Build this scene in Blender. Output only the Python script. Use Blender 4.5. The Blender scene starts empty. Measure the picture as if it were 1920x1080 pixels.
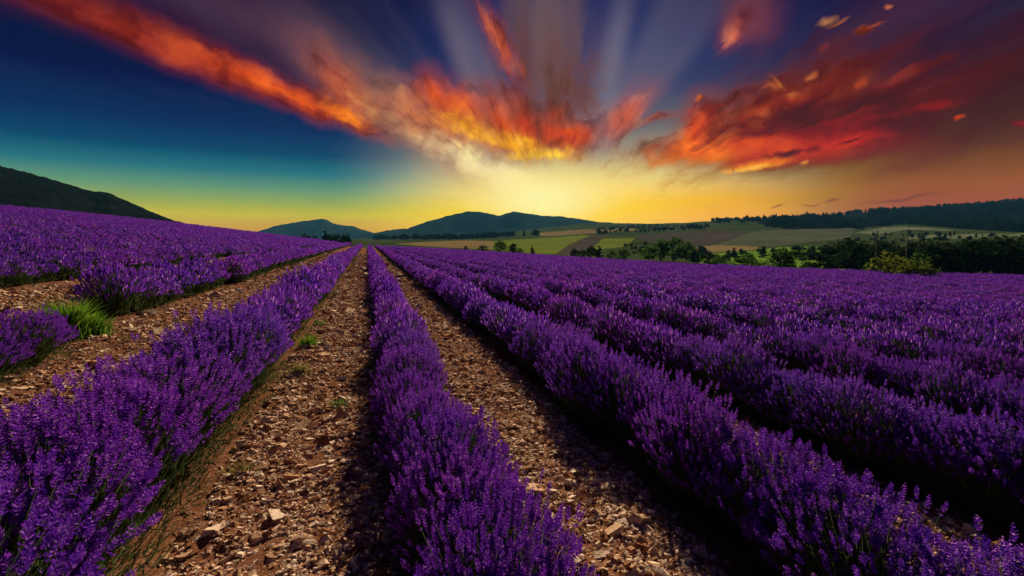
import bpy, math, random
import numpy as np
from mathutils import Vector

C = bpy.context.scene.collection
SC = bpy.context.scene
random.seed(7)
RNG = np.random.default_rng(7)
R = math.radians

# ==== CAMERA ===============================================================
CAM_H = 1.65
YAW, PITCH = R(15.7), R(5.36)
cd = bpy.data.cameras.new('camera')
cd.sensor_width = 36.0
cd.lens = 18.0
cd.clip_start = 0.05
cd.clip_end = 20000
cam = bpy.data.objects.new('camera', cd)
C.objects.link(cam)
cam.location = (0, 0, CAM_H)
cam.rotation_euler = (math.pi / 2 - PITCH, 0, -YAW)
SC.camera = cam

FWD = np.array([math.sin(YAW) * math.cos(PITCH), math.cos(YAW) * math.cos(PITCH), -math.sin(PITCH)])
RGT = np.array([math.cos(YAW), -math.sin(YAW), 0.0])
UPV = np.cross(RGT, FWD)


def ray(px, py):
    """direction in the world of a point of the 1920 x 1080 photograph"""
    d = FWD + RGT * ((px - 960) / 960) + UPV * ((540 - py) / 960)
    return d / np.linalg.norm(d)


def ang(px, py):
    """azimuth (from the view's azimuth) and elevation, both times 960"""
    d = ray(px, py)
    return (960 * (math.atan2(d[0], d[1]) - YAW), 960 * math.asin(d[2]))


def lin(c):
    return tuple(((v / 255 + 0.055) / 1.055) ** 2.4 if v / 255 > 0.04045 else v / 255 / 12.92 for v in c)


# ==== LIGHT ================================================================
SUN_AZ = YAW + math.atan((1020 - 960) / 960)
SUN_EL = R(25)
SUN_STRENGTH = 5.0
sd = bpy.data.lights.new('sun', 'SUN')
sd.energy = SUN_STRENGTH
sd.angle = R(0.6)
sd.color = (1.0, 0.80, 0.60)
sun = bpy.data.objects.new('sun', sd)
C.objects.link(sun)
to_sun = Vector((math.sin(SUN_AZ) * math.cos(SUN_EL), math.cos(SUN_AZ) * math.cos(SUN_EL), math.sin(SUN_EL)))
sun.rotation_euler = to_sun.to_track_quat('Z', 'Y').to_euler()
sun.location = to_sun * 50

SC.view_settings.view_transform = 'Standard'
SC.view_settings.look = 'None'
SC.view_settings.exposure = 0.4
SC.view_settings.gamma = 1.0
SC.view_settings.use_curve_mapping = False
SC.render.engine = 'CYCLES'
SC.cycles.use_denoising = True
SC.cycles.denoiser = 'OPENIMAGEDENOISE'
SC.cycles.max_bounces = 8
SC.cycles.transparent_max_bounces = 8
SC.cycles.volume_bounces = 1

HAZE, HAZE_TOP, HAZE_HALF = 0.95e-4, 114.0, 2750.0      # the evening air, built at the end of the script
HAZE_GLOW = (0.085, 0.295, 0.41)                            # the light it scatters, seen through a great depth of it

# ==== SKY ==================================================================
W = bpy.data.worlds.new('World')
SC.world = W
W.use_nodes = True
NT = W.node_tree
NT.nodes.clear()


class S:
    """a socket that builds Math nodes when it is calculated with"""
    nt = None

    def __init__(s, k):
        s.k = k

    @staticmethod
    def m(op, *a):
        n = S.nt.nodes.new('ShaderNodeMath')
        n.operation = op
        for i, v in enumerate(a):
            S.put(n.inputs[i], v)
        return S(n.outputs[0])

    @staticmethod
    def put(inp, v):
        if isinstance(v, S):
            S.nt.links.new(v.k, inp)
        else:
            inp.default_value = v

    def __add__(s, o): return S.m('ADD', s, o)
    __radd__ = __add__
    def __sub__(s, o): return S.m('SUBTRACT', s, o)
    def __rsub__(s, o): return S.m('SUBTRACT', o, s)
    def __mul__(s, o): return S.m('MULTIPLY', s, o)
    __rmul__ = __mul__
    def __truediv__(s, o): return S.m('DIVIDE', s, o)
    def __rtruediv__(s, o): return S.m('DIVIDE', o, s)


def smooth(x, a, b, lo=0.0, hi=1.0):
    n = S.nt.nodes.new('ShaderNodeMapRange')
    n.interpolation_type = 'SMOOTHSTEP'
    S.put(n.inputs[0], x)
    if a > b:
        a, b, lo, hi = b, a, hi, lo
    for i, v in enumerate((a, b, lo, hi)):
        S.put(n.inputs[1 + i], v)
    return S(n.outputs[0])


def vec(x, y, z=0.0):
    n = S.nt.nodes.new('ShaderNodeCombineXYZ')
    for i, v in enumerate((x, y, z)):
        S.put(n.inputs[i], v)
    return S(n.outputs[0])


def vmath(op, a, b=None, scale=None):
    n = S.nt.nodes.new('ShaderNodeVectorMath')
    n.operation = op
    S.put(n.inputs[0], a)
    if b is not None:
        S.put(n.inputs[1], b)
    if scale is not None:
        S.put(n.inputs['Scale'], scale)
    return S(n.outputs['Value' if op in ('LENGTH', 'DOT_PRODUCT') else 'Vector'])


def noise(v, scale, detail=4.0, rough=0.55, col=False, dist=0.0):
    n = S.nt.nodes.new('ShaderNodeTexNoise')
    S.put(n.inputs['Vector'], v)
    n.inputs['Scale'].default_value = scale
    n.inputs['Detail'].default_value = detail
    n.inputs['Roughness'].default_value = rough
    n.inputs['Distortion'].default_value = dist
    return S(n.outputs['Color' if col else 'Fac'])


def mixc(f, a, b, mode='MIX'):
    n = S.nt.nodes.new('ShaderNodeMix')
    n.data_type = 'RGBA'
    n.blend_type = mode
    n.clamp_factor = True
    S.put(n.inputs[0], f)
    for i, v in ((6, a), (7, b)):
        S.put(n.inputs[i], v if isinstance(v, S) else (*v[:3], 1.0))
    return S(n.outputs[2])


def ramp(f, stops, interp='LINEAR'):
    n = S.nt.nodes.new('ShaderNodeValToRGB')
    S.put(n.inputs[0], f)
    e = n.color_ramp.elements
    n.color_ramp.interpolation = interp
    while len(e) < len(stops):
        e.new(0.5)
    for el, (p, c) in zip(e, stops):
        el.position = p
    for el, (p, c) in zip(e, stops):
        el.color = (*c[:3], 1.0)
    return S(n.outputs[0])


def build_sky():
    S.nt = NT
    tc = NT.nodes.new('ShaderNodeTexCoord')
    d = S(tc.outputs['Generated'])
    sx = NT.nodes.new('ShaderNodeSeparateXYZ')
    NT.links.new(d.k, sx.inputs[0])
    x, y, z = (S(o) for o in sx.outputs)
    # azimuth measured from the middle of the view, so the seam lies behind the camera
    f = x * math.sin(YAW) + y * math.cos(YAW)
    s = x * math.cos(YAW) - y * math.sin(YAW)
    U = S.m('ARCTAN2', s, f) * 960.0
    V = S.m('ARCSINE', z) * 960.0
    P = vec(U, V)

    # ---- clear sky: a column of colours left of, at and right of the sunset
    def col(pts, px):
        top = 560.0
        return ramp(V / top, [(max(0.0, min(1.0, ang(px, py)[1] / top)), lin(c)) for py, c in pts])
    left = col([(448, (196, 140, 48)), (425, (202, 160, 52)), (400, (194, 184, 80)), (378, (150, 170, 96)), (350, (98, 150, 120)),
                (318, (40, 116, 128)), (280, (4, 74, 108)), (235, (0, 50, 94)), (150, (0, 23, 68)), (40, (4, 17, 60)), (-60, (8, 14, 54))], 420)
    mid = col([(448, (255, 206, 30)), (420, (255, 222, 62)), (392, (255, 236, 120)), (360, (252, 236, 165)), (330, (226, 216, 160)),
               (290, (168, 168, 140)), (240, (110, 112, 118)), (170, (56, 70, 112)), (90, (22, 46, 104)), (10, (14, 34, 90)), (-60, (12, 26, 76))], 1000)
    right = col([(448, (150, 88, 40)), (410, (158, 92, 38)), (385, (156, 90, 36)), (350, (150, 90, 34)), (320, (126, 78, 34)),
                 (280, (96, 62, 34)), (230, (70, 48, 42)), (160, (48, 38, 56)), (80, (32, 31, 66)), (0, (26, 24, 62)), (-60, (22, 20, 56))], 1640)
    us = ang(1040, 400)[0]
    fs = math.sin(us / 960), math.cos(us / 960)
    hor = S.m('SQRT', S.m('MAXIMUM', f * f + s * s, 1e-6))
    side = (s * fs[1] - f * fs[0]) / hor            # sine of the angle from the sunset
    near = (s * fs[0] + f * fs[1]) / hor            # its cosine
    wl = smooth(side, -0.42, -0.02, 1.0, 0.0)
    wr = smooth(side, 0.06, 0.56, 0.0, 1.0)
    sky = mixc(wr, mixc(wl, mid, left), right)
    # the right side keeps a brighter orange close to the sunset
    sky = mixc(smooth(vmath('LENGTH', vmath('MULTIPLY', vmath('SUBTRACT', P, (*ang(1330, 412), 0)), (1 / 210, 1 / 95, 0))), 1.0, 0.1, 0.0, 0.75), sky, lin((244, 158, 12)))
    back = smooth(near, 0.25, -0.6, 0.0, 1.0)        # towards the east the sky is plain dusk blue
    sky = mixc(back, sky, ramp(V / 560.0, [(0.0, lin((56, 52, 74))), (0.3, lin((30, 38, 74))), (1.0, lin((10, 20, 62)))]))

    # ---- warps and cloud textures
    n1 = vmath('SUBTRACT', noise(P, 1 / 110, 5.0, 0.6, col=True), (0.5, 0.5, 0.5))
    Pw = vmath('ADD', P, vmath('SCALE', n1, scale=46.0))
    Pb = vmath('ADD', P, vmath('SCALE', n1, scale=110.0))
    c0 = ang(1035, 420)
    sv = vmath('SUBTRACT', Pw, (c0[0], c0[1], 0))
    sp = NT.nodes.new('ShaderNodeSeparateXYZ')
    NT.links.new(sv.k, sp.inputs[0])
    al = S.m('ARCTAN2', S(sp.outputs[0]), S(sp.outputs[1]))
    rho = vmath('LENGTH', sv)
    streak = noise(vec(al * 6.5, S.m('LOGARITHM', rho + 20.0, math.e) * 1.7, 3.0), 1.0, 6.0, 0.62)
    fine = noise(vec(al * 26.0, S.m('LOGARITHM', rho + 20.0, math.e) * 5.0, 1.0), 1.0, 5.0, 0.6)
    bil = noise(Pw, 1 / 46, 6.0, 0.62)
    puff = noise(Pw, 1 / 17, 5.0, 0.6)
    TEX = {'s': streak - 0.5, 'f': fine - 0.5, 'b': bil - 0.5, 'p': puff - 0.5}

    hold = {'n': 0, 't': None}

    def brush(sky, c, e, w, colour, op=1.0, soft=0.7, tex='s', amp=1.2, coord=Pw, mode='MIX'):
        """a soft patch of cloud: c centre, e the end of its long half axis, w its half width (photograph pixels)"""
        hold['n'] += 1
        if hold['n'] % 6 == 0:      # ties the next few patches to the result so far, so that they are worked out in turn
            hold['t'] = vmath('MULTIPLY', sky, (1e-9, 1e-9, 0.0))
        if hold['t'] is not None:
            key = id(coord)
            if hold.get(key, (0, 0))[0] is not hold['t']:
                hold[key] = (hold['t'], vmath('ADD', coord, hold['t']))
            coord = hold[key][1]
        cu, cv = ang(*c)
        eu, ev = ang(*e)
        a = math.hypot(eu - cu, ev - cv)
        th = math.atan2(ev - cv, eu - cu)
        L = math.hypot(e[0] - c[0], e[1] - c[1])
        w, a = w * 1.3, a * 1.12
        pu, pv = ang(c[0] - (e[1] - c[1]) / L * w, c[1] + (e[0] - c[0]) / L * w)
        b = abs(-(pu - cu) * math.sin(th) + (pv - cv) * math.cos(th))
        soft = min(1.0, soft + 0.12)
        n = NT.nodes.new('ShaderNodeMapping')
        n.vector_type = 'TEXTURE'
        NT.links.new(coord.k, n.inputs[0])
        n.inputs[1].default_value = (cu, cv, 0)
        n.inputs[2].default_value = (0, 0, th)
        n.inputs[3].default_value = (a, b, 1e6)
        q = S.m('MULTIPLY_ADD', TEX[tex], amp, vmath('LENGTH', S(n.outputs[0])))
        if 20 <= w < 100 and coord is not P:      # thin vapour round the body of the cloud
            sky = mixc(smooth(q, 1.55, 0.55, 0.0, op * 0.32), sky, np.array(lin(colour)) * (0.62, 0.5, 0.6))
        return mixc(smooth(q, 1.0, 1.0 - soft, 0.0, op), sky, lin(colour), mode)

    # ---- rays fanning up from the sunset
    a2 = S.m('ARCTAN2', U - ang(1040, 400)[0], V - ang(1040, 400)[1])
    rays = noise(vec(a2 * 2.6, 0.0, 0.0), 1.0, 1.5, 0.5)
    rr = vmath('LENGTH', vmath('SUBTRACT', P, (*ang(1040, 400), 0)))
    rb = smooth(rays, 0.44, 0.62) * smooth(rr, 620.0, 180.0) * smooth(rr, 60.0, 160.0) * smooth(S.m('ABSOLUTE', a2), 1.25, 0.7)
    sky = mixc(rb * 0.22, sky, lin((100, 104, 130)))

    B = lambda *a, **k: brush(sky, *a, **k)
    # broad rays
    for c, e, w, col_, op in (((875, 110), (800, -70), 36, (96, 96, 124), 0.5), ((1150, 130), (1178, -60), 30, (112, 114, 138), 0.36), ((590, 90), (430, -60), 62, (86, 72, 96), 0.6),
                              ((1030, 60), (1030, -80), 70, (82, 78, 98), 0.55), ((760, 190), (690, 110), 30, (104, 84, 100), 0.5), ((1210, 150), (1260, 20), 40, (50, 66, 108), 0.4)):
        sky = B(c, e, w, col_, op, 1.0, 's', 0.25, coord=P)
    # veils high on the left, mauve
    sky = B((400, 5), (700, 165), 62, (70, 48, 70), 0.75, 1.0, 's', 0.9)
    sky = B((620, 130), (740, 220), 45, (122, 78, 82), 0.75, 1.0, 's', 1.0)
    # the long band from the top left corner
    sky = B((120, 0), (420, 95), 42, (98, 34, 44), 0.95, 0.8, 's', 1.0)
    sky = B((330, 95), (560, 185), 26, (160, 52, 38), 0.95, 0.8, 's', 1.0)
    sky = B((520, 165), (715, 250), 22, (214, 78, 34), 0.95, 0.8, 'b', 1.1)
    sky = B((655, 165), (715, 225), 34, (206, 84, 50), 0.8, 0.95, 's', 1.3)
    sky = B((648, 214), (706, 246), 17, (248, 122, 30), 0.95, 0.7, 'p', 1.2)
    sky = B((560, 183), (640, 212), 8, (244, 104, 34), 0.7, 0.9, 'b', 0.9)
    # pale cloud left of and under the sun
    sky = B((800, 245), (930, 330), 40, (246, 176, 108), 0.9, 0.9, 'b', 1.1)
    sky = B((770, 215), (830, 250), 20, (250, 136, 62), 0.9, 0.9, 'b', 1.1)
    sky = B((870, 300), (960, 350), 26, (252, 226, 160), 0.95, 0.9, 'p', 1.1)
    sky = B((960, 340), (1080, 380), 36, (255, 246, 190), 0.95, 1.0, 'b', 0.8)
    # the big cloud over the sun
    sky = B((1030, 70), (990, 210), 120, (98, 72, 78), 0.85, 1.0, 's', 1.8)
    sky = B((1060, 165), (1010, 250), 100, (104, 60, 54), 0.92, 0.9, 'b', 1.7)
    sky = B((990, 120), (1010, 215), 34, (92, 44, 42), 0.85, 1.0, 's', 1.4)
    sky = B((942, 88), (985, 165), 19, (200, 82, 52), 0.85, 1.0, 'f', 2.2)
    sky = B((925, 55), (950, 105), 12, (216, 98, 64), 0.8, 1.0, 'f', 2.2)
    sky = B((860, 195), (960, 215), 40, (214, 82, 40), 0.9, 0.9, 'b', 1.3)
    sky = B((820, 178), (838, 222), 22, (226, 82, 32), 0.85, 0.9, 's', 1.3)
    sky = B((960, 240), (1120, 262), 44, (226, 84, 14), 0.97, 0.8, 'b', 1.3)
    sky = B((900, 248), (990, 290), 20, (250, 160, 34), 0.9, 0.9, 'p', 1.2)
    sky = B((1165, 215), (1110, 262), 26, (222, 86, 44), 0.95, 0.9, 's', 1.2)
    sky = B((1090, 250), (1150, 232), 24, (214, 72, 26), 0.9, 0.9, 'b', 1.2)
    sky = B((1020, 240), (1090, 262), 26, (204, 58, 10), 0.95, 0.85, 'p', 1.5)
    sky = B((1000, 205), (1070, 235), 26, (118, 40, 30), 0.85, 0.9, 's', 1.5)
    sky = B((955, 264), (1070, 292), 16, (255, 176, 28), 0.9, 0.9, 'p', 1.3)
    sky = B((1010, 288), (1090, 282), 12, (255, 196, 60), 0.95, 0.9, 'p', 1.2)
    sky = B((1036, 266), (1056, 262), 10, (110, 36, 22), 0.7, 0.9, 'p', 1.0)
    # bridge between the big cloud and the right one
    sky = B((1230, 222), (1300, 208), 12, (150, 66, 50), 0.8, 0.9, 's', 1.0)
    # right bank: purple veil, dark red body, hot edges
    sky = B((1780, 70), (1440, 190), 130, (36, 29, 56), 0.9, 0.95, 's', 1.6)
    sky = B((1860, 150), (1560, 250), 100, (58, 26, 36), 0.88, 0.95, 's', 1.6)
    sky = B((1700, 20), (1500, 120), 50, (66, 38, 66), 0.8, 0.9, 'f', 1.6)
    sky = B((1540, 190), (1800, 90), 70, (98, 38, 38), 0.8, 0.95, 's', 2.4)
    sky = B((1590, 225), (1900, 150), 62, (104, 24, 22), 0.85, 0.95, 's', 2.3)
    sky = B((1420, 225), (1600, 165), 56, (150, 56, 36), 0.85, 0.95, 's', 2.3)
    sky = B((1460, 262), (1700, 225), 42, (146, 38, 18), 0.88, 0.95, 's', 2.2)
    sky = B((1300, 255), (1335, 195), 34, (228, 78, 18), 0.96, 0.9, 's', 1.5)
    sky = B((1400, 282), (1640, 262), 28, (204, 66, 16), 0.95, 0.85, 's', 1.7)
    sky = B((1300, 285), (1390, 268), 24, (246, 108, 14), 0.95, 0.9, 'b', 1.6)
    sky = B((1330, 298), (1420, 286), 14, (232, 110, 24), 0.85, 0.95, 's', 1.4)
    sky = B((1500, 205), (1660, 165), 20, (72, 24, 28), 0.85, 0.9, 'f', 2.2)
    sky = B((1420, 250), (1560, 212), 13, (88, 30, 26), 0.8, 0.9, 'f', 2.0)
    sky = B((1620, 190), (1760, 150), 14, (60, 20, 28), 0.8, 0.9, 'f', 2.2)
    sky = B((1680, 140), (1800, 95), 12, (128, 40, 40), 0.7, 0.9, 'f', 2.2)
    sky = B((1460, 190), (1560, 140), 12, (186, 66, 42), 0.75, 0.9, 'f', 2.2)
    sky = B((1720, 205), (1850, 178), 9, (150, 30, 22), 0.7, 0.9, 'f', 2.0)
    sky = B((1580, 266), (1700, 248), 13, (206, 54, 12), 0.92, 0.9, 's', 1.3)
    sky = B((1480, 288), (1550, 272), 8, (58, 24, 20), 0.92, 0.8, 'p', 1.6)
    sky = B((1590, 266), (1645, 256), 5, (66, 24, 18), 0.88, 0.9, 'p', 1.4)
    sky = B((1425, 311), (1500, 296), 10, (240, 122, 22), 0.97, 0.8, 'p', 1.7)
    sky = B((1408, 318), (1460, 309), 6, (255, 186, 76), 0.95, 0.8, 'p', 1.5)
    # top right wisp and the small lit cloudlets
    sky = B((1405, 35), (1460, 60), 52, (116, 56, 70), 0.9, 0.8, 's', 1.1)
    sky = B((1372, 62), (1392, 30), 18, (206, 98, 78), 0.85, 0.9, 'f', 1.6)
    for (c, e, w, col_) in (((1575, 48), (1596, 38), 4, (216, 120, 66)), ((1455, 150), (1480, 166), 5, (240, 140, 70)), ((1432, 160), (1446, 150), 4, (190, 80, 44)), ((1640, 50), (1660, 38), 3, (206, 100, 56)), ((1556, 41), (1578, 43), 9, (226, 150, 88)), ((1620, 60), (1642, 48), 7, (206, 96, 52)), ((1446, 157), (1472, 160), 9, (228, 116, 58)),
                            ((1512, 139), (1530, 135), 5, (220, 124, 70)), ((1483, 169), (1498, 162), 5, (206, 112, 62)), ((1610, 154), (1626, 144), 8, (190, 70, 32)),
                            ((1312, 192), (1322, 188), 4, (232, 110, 40)), ((1798, 218), (1812, 216), 4, (226, 74, 24)), ((1435, 208), (1452, 200), 7, (200, 92, 56)),
                            ((1660, 18), (1668, 14), 4, (226, 120, 70)), ((1550, 90), (1570, 82), 6, (150, 58, 48)), ((1503, 307), (1512, 302), 4, (250, 170, 90)),
                            ((1912, 230), (1935, 232), 5, (190, 54, 24))):
        sky = B(c, e, w * 1.3, col_, 0.66, 1.0, 'b', 1.5)
    for (c, e, w) in (((1458, 388), (1476, 384), 2.2), ((1520, 386), (1545, 382), 2.2), ((1562, 378), (1584, 372), 3.4), ((1700, 372), (1800, 356), 4)):
        sky = B(c, e, w, (122, 72, 52), 0.8, 0.9, 'f', 0.8)
    # light and shade inside the clouds
    sr = NT.nodes.new('ShaderNodeSeparateColor')
    NT.links.new(sky.k, sr.inputs[0])
    cl = smooth(S(sr.outputs[0]) - S(sr.outputs[2]) * 1.6, 0.01, 0.12) * smooth(V, 95.0, 190.0)
    body = noise(Pw, 1 / 64, 5.0, 0.58)
    sky = mixc(cl * smooth(body, 0.52, 0.34, 0.0, 0.85), sky, mixc(1.0, sky, (0.46, 0.32, 0.36), 'MULTIPLY'))
    sky = mixc(cl * smooth(body, 0.50, 0.66, 0.0, 0.9), sky, mixc(1.0, sky, (1.35, 1.7, 1.25), 'MULTIPLY'))
    sky = mixc(cl * smooth(fine, 0.52, 0.30, 0.0, 0.6), sky, mixc(1.0, sky, (0.50, 0.38, 0.45), 'MULTIPLY'))
    sky = mixc(cl * smooth(streak, 0.52, 0.34, 0.0, 0.6), sky, mixc(1.0, sky, (0.55, 0.42, 0.5), 'MULTIPLY'))
    sky = mixc(cl * smooth(fine, 0.52, 0.72, 0.0, 0.6), sky, mixc(1.0, sky, (1.35, 1.6, 1.2), 'MULTIPLY'))
    # beams in front of the clouds
    sky = mixc(rb * 0.10, sky, lin((186, 164, 150)))
    for c, e, w, col_, op in (((1140, 170), (1172, -40), 26, (136, 128, 138), 0.26), ((880, 140), (815, -50), 24, (132, 112, 116), 0.28), ((720, 180), (560, 0), 34, (128, 98, 100), 0.3), ((1010, 120), (1005, -60), 22, (120, 100, 104), 0.25)):
        sky = brush(sky, c, e, w, col_, op, 1.0, 's', 0.2, coord=P)
    # the glow of the sunset: gold round a pale heart
    def glow(sky, c, rx, ry, col_, op):
        return mixc(smooth(vmath('LENGTH', vmath('MULTIPLY', vmath('SUBTRACT', P, (*ang(*c), 0)), (1 / rx, 1 / ry, 0))), 1.0, 0.0, 0.0, op), sky, lin(col_))
    sky = glow(sky, (1060, 405), 430, 130, (255, 204, 34), 0.95)
    sky = glow(sky, (1015, 376), 190, 76, (255, 248, 172), 0.92)
    # fine vapour so that no part of the sky is perfectly even
    sky = mixc(smooth(fine, 0.35, 0.75, 0.0, 0.07), sky, lin((90, 84, 104)))
    # the sky as it is beyond the evening air that the haze box holds
    path = S.m('MINIMUM', HAZE_TOP / S.m('MAXIMUM', z, 0.01), HAZE_HALF)
    clear = S.m('EXPONENT', path * -HAZE)
    veil = vmath('SCALE', HAZE_GLOW, scale=1.0 - clear)
    sky = vmath('SCALE', vmath('MAXIMUM', vmath('SUBTRACT', sky, veil), (0, 0, 0)), scale=1.0 / clear)
    below = smooth(z, -0.004, -0.06)
    sky = mixc(below, sky, lin((52, 44, 40)))

    nis = NT.nodes.new('ShaderNodeTexSky')
    nis.sky_type = 'NISHITA'
    nis.sun_disc = False
    nis.sun_elevation = SUN_EL
    nis.sun_rotation = SUN_AZ
    nis.dust_density = 3.0
    tot = vmath('ADD', vmath('SCALE', sky, scale=SKY_GAIN / 0.06), vmath('SCALE', S(nis.outputs[0]), scale=0.003))
    bg = NT.nodes.new('ShaderNodeBackground')
    bg.inputs['Strength'].default_value = 0.06
    NT.links.new(tot.k, bg.inputs['Color'])
    out = NT.nodes.new('ShaderNodeOutputWorld')
    NT.links.new(bg.outputs[0], out.inputs['Surface'])


SKY_GAIN = 0.76
build_sky()
W.cycles.sampling_method = 'MANUAL'
W.cycles.sample_map_resolution = 512

# ==== HELPERS ==============================================================
def lattice(ix, iy, seed):
    h = (ix.astype(np.int64) * 374761393 + iy.astype(np.int64) * 668265263 + seed * 1274126177) & 0x7fffffff
    h = ((h ^ (h >> 13)) * 1274126177) & 0x7fffffff
    return ((h ^ (h >> 16)) & 0xffff) / 65535.0


def vnoise(x, y, seed=0):
    x, y = np.asarray(x, float), np.asarray(y, float)
    ix, iy = np.floor(x), np.floor(y)
    fx, fy = x - ix, y - iy
    fx, fy = fx * fx * (3 - 2 * fx), fy * fy * (3 - 2 * fy)
    a, b = lattice(ix, iy, seed), lattice(ix + 1, iy, seed)
    c, d = lattice(ix, iy + 1, seed), lattice(ix + 1, iy + 1, seed)
    return (a + (b - a) * fx) * (1 - fy) + (c + (d - c) * fx) * fy - 0.5


def fbm(x, y, octaves=4, seed=0, gain=0.5):
    t, a = 0.0, 1.0
    for k in range(octaves):
        t = t + a * vnoise(np.asarray(x) * 2 ** k + 17.3 * k, np.asarray(y) * 2 ** k - 9.1 * k, seed + k)
        a *= gain
    return t


def mesh(name, verts, faces, mats=(), smooth_=False, mat_index=None):
    """faces: an (n, k) array, or a list of such arrays"""
    groups = faces if isinstance(faces, list) else [faces]
    groups = [np.asarray(g, np.int32) for g in groups if len(g)]
    me = bpy.data.meshes.new(name)
    verts = np.asarray(verts, np.float32)
    me.vertices.add(len(verts))
    me.vertices.foreach_set('co', verts.ravel())
    loops = np.concatenate([g.ravel() for g in groups])
    tot = np.concatenate([np.full(len(g), g.shape[1], np.int32) for g in groups])
    start = np.concatenate([[0], np.cumsum(tot)[:-1]]).astype(np.int32)
    me.loops.add(len(loops))
    me.loops.foreach_set('vertex_index', loops)
    me.polygons.add(len(tot))
    me.polygons.foreach_set('loop_start', start)
    me.polygons.foreach_set('loop_total', tot)
    me.polygons.foreach_set('use_smooth', np.full(len(tot), smooth_, bool))
    if mat_index is not None:
        me.polygons.foreach_set('material_index', np.asarray(mat_index, np.int32))
    for m in mats:
        me.materials.append(m)
    me.update(calc_edges=True)
    return me


def obj(name, me, parent=None, loc=None, coll=C):
    o = bpy.data.objects.new(name, me)
    coll.objects.link(o)
    if parent is not None:
        o.parent = parent
    if loc is not None:
        o.location = loc
    return o


def tag(o, label=None, cat=None, group=None, kind=None):
    for k, v in (('label', label), ('category', cat), ('group', group), ('kind', kind)):
        if v:
            o[k] = v
    return o


def grid_faces(nr, nc):
    i = (np.arange(nr - 1)[:, None] * nc + np.arange(nc - 1)[None, :]).ravel()
    return np.stack([i, i + 1, i + nc + 1, i + nc], 1)


class Build:
    """collects pieces into one vertex and face list"""
    def __init__(s):
        s.v, s.f, s.n = [], {}, 0

    def add(s, v, f):
        v, f = np.asarray(v, float), np.asarray(f, np.int64)
        s.v.append(v)
        s.f.setdefault(f.shape[1], []).append(f + s.n)
        s.n += len(v)

    def many(s, V, F):
        """V (n, k, 3): n copies of a piece with faces F (m, j)"""
        n, k, _ = V.shape
        F = np.asarray(F, np.int64)
        s.v.append(V.reshape(-1, 3))
        s.f.setdefault(F.shape[1], []).append((F[None] + (np.arange(n) * k)[:, None, None] + s.n).reshape(-1, F.shape[1]))
        s.n += n * k

    def mesh(s, name, mats, smooth_=False):
        return mesh(name, np.concatenate(s.v), [np.concatenate(g) for g in s.f.values()], mats, smooth_)


def unit(v):
    return v / np.maximum(np.linalg.norm(v, axis=-1, keepdims=True), 1e-9)


def frames(d):
    """two unit vectors across each direction of d (n, 3)"""
    up = np.where(np.abs(d[:, 2:3]) < 0.95, np.array([[0, 0, 1.0]]), np.array([[1.0, 0, 0]]))
    a = unit(np.cross(up, d))
    return a, np.cross(d, a)


# ==== MATERIALS ============================================================
def material(name, fn, rough=0.85, translucent=0.0, spec=0.0):
    m = bpy.data.materials.new(name)
    m.use_nodes = True
    nt = m.node_tree
    nt.nodes.clear()
    S.nt = nt
    out = nt.nodes.new('ShaderNodeOutputMaterial')
    bs = nt.nodes.new('ShaderNodeBsdfPrincipled')
    bs.inputs['Roughness'].default_value = rough
    bs.inputs['Specular IOR Level'].default_value = spec
    col, height, dist = fn(nt)
    nt.links.new(col.k, bs.inputs['Base Color'])
    if height is not None:
        bp = nt.nodes.new('ShaderNodeBump')
        bp.inputs['Distance'].default_value = dist
        bp.inputs['Strength'].default_value = 1.0
        nt.links.new(height.k, bp.inputs['Height'])
        nt.links.new(bp.outputs[0], bs.inputs['Normal'])
    sh = bs.outputs[0]
    if translucent:
        tr = nt.nodes.new('ShaderNodeBsdfTranslucent')
        nt.links.new(col.k, tr.inputs['Color'])
        mx = nt.nodes.new('ShaderNodeMixShader')
        mx.inputs[0].default_value = translucent
        nt.links.new(sh, mx.inputs[1])
        nt.links.new(tr.outputs[0], mx.inputs[2])
        sh = mx.outputs[0]
    nt.links.new(sh, out.inputs['Surface'])
    return m


def coords(nt, which='Object'):
    return S(nt.nodes.new('ShaderNodeTexCoord').outputs[which])


def geo(nt, which):
    return S(nt.nodes.new('ShaderNodeNewGeometry').outputs[which])


def oinfo(nt):
    return S(nt.nodes.new('ShaderNodeObjectInfo').outputs['Random'])


def flower_fn(cols):
    def fn(nt):
        isl = geo(nt, 'Random Per Island')
        c = ramp(isl, [(0.0, cols[0]), (0.35, cols[1]), (0.75, cols[2]), (0.965, cols[3]), (0.97, (0.20, 0.15, 0.13)), (1.0, (0.30, 0.24, 0.20))])
        pn = noise(geo(nt, 'Position'), 0.35, 2.0)
        c = mixc(smooth(pn, 0.35, 0.65, 0.0, 0.45), c, cols[4])
        k = oinfo(nt)
        c = mixc(smooth(k, 0.0, 1.0, 0.0, 0.35), c, cols[1])
        return c, None, 0
    return fn


FLOWER_COLS = [(0.042, 0.018, 0.23), (0.11, 0.024, 0.44), (0.275, 0.05, 0.58), (0.62, 0.28, 0.80), (0.28, 0.025, 0.43)]
M_FLOWER = material('lavender_flowers', flower_fn(FLOWER_COLS), 0.7, 0.5)


def leafy_fn(a, b, c):
    def fn(nt):
        isl = geo(nt, 'Random Per Island')
        col_ = ramp(isl, [(0.0, a), (0.5, b), (1.0, c)])
        k = oinfo(nt)
        return mixc(smooth(k, 0, 1, 0.0, 0.4), col_, a), None, 0
    return fn


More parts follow.
